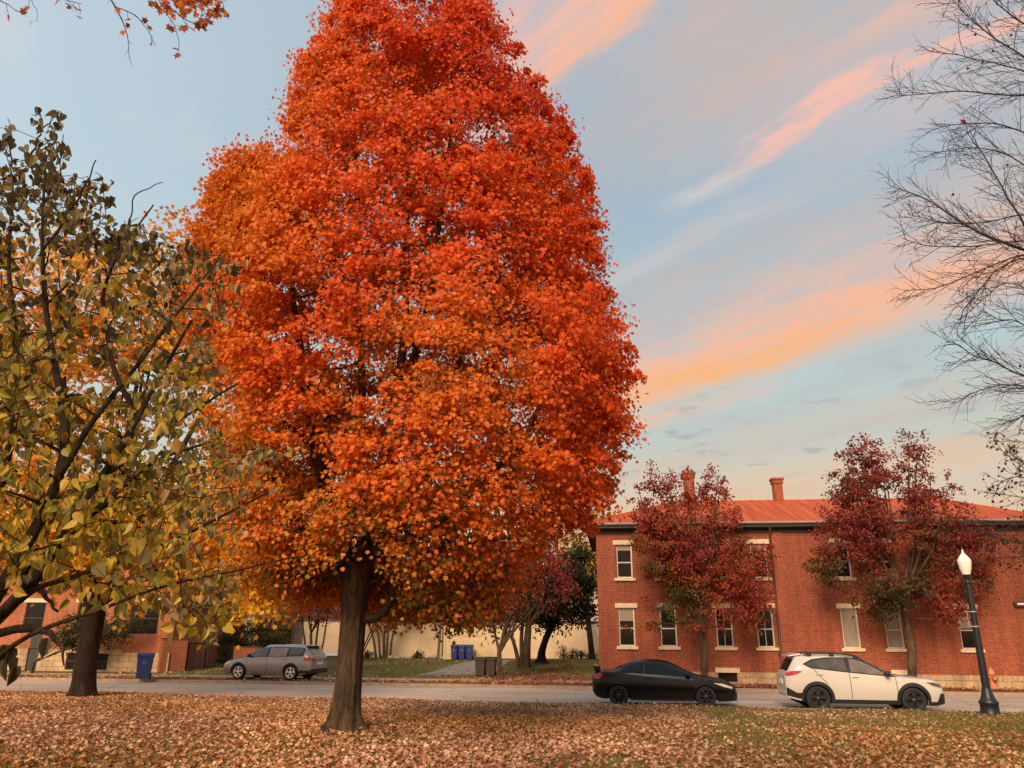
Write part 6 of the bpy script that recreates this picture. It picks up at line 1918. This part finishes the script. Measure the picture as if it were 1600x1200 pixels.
# ------------------------------------------------------------------ fallen leaves and grass
def scatter():
    r = np.random.default_rng(123)
    n = 330000
    x = r.uniform(-22, 20, n); y = r.uniform(8.2, 29, n)
    k = (np.abs(x) < y * .74 + 2.0) & (y < NEAR(x) - .02)
    x, y = x[k], y[k]
    patch = smooth_noise(61, 10, 1.6); p3 = np.stack([x, y, 0 * x], -1); pv = patch(p3)
    dens = np.clip(.88 - .075 * np.clip(x + .5, 0, 12) + np.where(x > 0, .2, .12) * pv + np.where(x > -1, .22, .07) * smooth_noise(65, 9, .5)(p3), .08, 1)
    k = r.random(len(x)) < dens; x, y, pv = x[k], y[k], pv[k]
    n = len(x); print('fallen leaves', n)
    z = lawn_z(x, y) + r.uniform(.012, .05, n)
    th = r.uniform(0, 2 * PI, n)
    D = np.stack([np.cos(th), np.sin(th), r.normal(size=n) * .35], -1)
    Nn = np.stack([r.normal(size=n) * .45, r.normal(size=n) * .45 - .1, np.ones(n)], -1)
    t = np.clip(r.random(n), 0, 1)
    left = np.clip(.5 - x / 14, 0, 1)
    cA = pick([(.18, .055, .014), (.38, .135, .03), (.52, .24, .07), (.68, .45, .22)], t)           # tan and orange
    cB = pick([(.26, .085, .045), (.44, .18, .09), (.58, .31, .17), (.70, .49, .31)], t)             # pinkish
    mixv = np.clip(.62 + .3 * smooth_noise(62, 8, 2.0)(np.stack([x, y, 0 * x], -1)) + .35 * (.6 - left), 0, 1)[:, None]
    C = cA * (1 - mixv) + cB * mixv
    C = C * (.97 + .14 * smooth_noise(64, 9, .7)(np.stack([x, y, 0 * x], -1)))[:, None]
    o = leaf_mesh('fallen_leaves', np.stack([x, y, z], -1), D, Nn, r.uniform(.035, .08, n), C, MAPLE_DRY, M['litter'])
    tag(o, 'carpet of fallen tan and orange leaves on the lawn', None, None, 'stuff')
    # grass
    n = 380000
    x = r.uniform(-21, 20, n); y = r.uniform(8.4, 28.5, n)
    k = (np.abs(x) < y * .74 + 1.6) & (y < NEAR(x) - .03); x, y = x[k], y[k]
    g = np.clip(.14 + .12 * np.clip(x + .5, 0, 9) + .07 * patch(np.stack([x * 1.3 + 4, y * 1.3, 0 * x], -1)), .10, 1)
    k = r.random(len(x)) < g; x, y = x[k], y[k]; n = len(x); print('grass', n)
    z = lawn_z(x, y) - .005
    h = r.uniform(.03, .075, n); th = r.uniform(0, 2 * PI, n); wd_ = r.uniform(.004, .008, n)
    ln_ = r.normal(size=(n, 2)) * .45
    b_ = np.stack([x, y, z], -1); sx = np.stack([np.cos(th) * wd_, np.sin(th) * wd_, 0 * x], -1)
    tipv = b_ + np.stack([ln_[:, 0] * h, ln_[:, 1] * h, h], -1)
    V = np.stack([b_ - sx, b_ + sx, tipv], 1).reshape(-1, 3)
    C = pick([(.11, .10, .02), (.19, .17, .03), (.28, .23, .055), (.36, .28, .10)], r.random(n))
    o = np_mesh('grass', V, np.arange(3 * n).reshape(-1, 3), M['grass'], tint=np.repeat(C, 3, 0))
    tag(o, 'short olive grass between the fallen leaves', None, None, 'stuff')
    # far verge and yard litter
    n = 70000
    x = r.uniform(-34, 30, n); q = r.random(n) ** 1.3 * 14; y = FAR(x) + .1 + q
    fac = FACADE(x) - .1
    k = ~((x > 3.6) & (y > fac)) & (np.abs(x) < y * .74 + 2)
    pv = patch(np.stack([x, y, 0 * x], -1))
    inpave = (q > 1.66) & (q < 3.16)
    dens = np.where(x > -1.5, np.where(q < 6.5, 1.0, .2), np.where(q < 1.7, .4, .13)) * np.where(inpave & (x < 0), .35, 1) * np.clip(.8 + .4 * pv, .2, 1.2)
    k &= r.random(n) < dens
    x, y = x[k], y[k]; n = len(x)
    z = yard_z(x, y) + r.uniform(.015, .05, n); th = r.uniform(0, 2 * PI, n)
    D = np.stack([np.cos(th), np.sin(th), r.normal(size=n) * .3], -1); Nn = np.stack([r.normal(size=n) * .4, r.normal(size=n) * .4, np.ones(n)], -1)
    red = np.clip((x + 6) / 8, 0, 1)[:, None]; t = r.random(n)
    C = pick([(.40, .16, .05), (.6, .32, .12), (.7, .48, .25)], t) * (1 - red) + pick([(.22, .05, .03), (.36, .10, .05), (.55, .26, .16)], t) * red
    o = leaf_mesh('verge_leaves', np.stack([x, y, z], -1), D, Nn, r.uniform(.07, .14, n), C, OVAL, M['litter'])
    tag(o, 'rusty fallen leaves on the far verge and yard', None, None, 'stuff')
    # yard grass
    n = 60000
    x = r.uniform(-26, 8, n); y = FAR(x) + 3.3 + r.random(n) * 14
    k = ~((x > 3.4) & (y > FACADE(x) - .1)) & (x > -13) & ~((x > -1.2) & (y < FAR(x) + 7.5) & (r.random(n) < .85)); x, y = x[k], y[k]; n = len(x)
    z = yard_z(x, y) - .005; h = r.uniform(.04, .1, n); th = r.uniform(0, 2 * PI, n); wd_ = r.uniform(.008, .014, n)
    b_ = np.stack([x, y, z], -1); sx = np.stack([np.cos(th) * wd_, np.sin(th) * wd_, 0 * x], -1)
    tipv = b_ + np.stack([r.normal(size=n) * .4 * h, r.normal(size=n) * .4 * h, h], -1)
    V = np.stack([b_ - sx, b_ + sx, tipv], 1).reshape(-1, 3)
    # keep the drive clear
    dl = np.array([d0, d1, d2, d3])[:, :2]
    on = inpoly(x, y, [tuple(p) for p in dl]); kk = np.repeat(~on, 3)
    V = V[kk]; C = pick([(.10, .10, .025), (.18, .16, .04), (.28, .22, .07)], r.random(n))[~on]
    o = np_mesh('yard_lawn_grass', V, np.arange(len(V)).reshape(-1, 3), M['grass'], tint=np.repeat(C, 3, 0))
    tag(o, 'short green grass of the yard before the cream wall', None, None, 'stuff')


scatter()
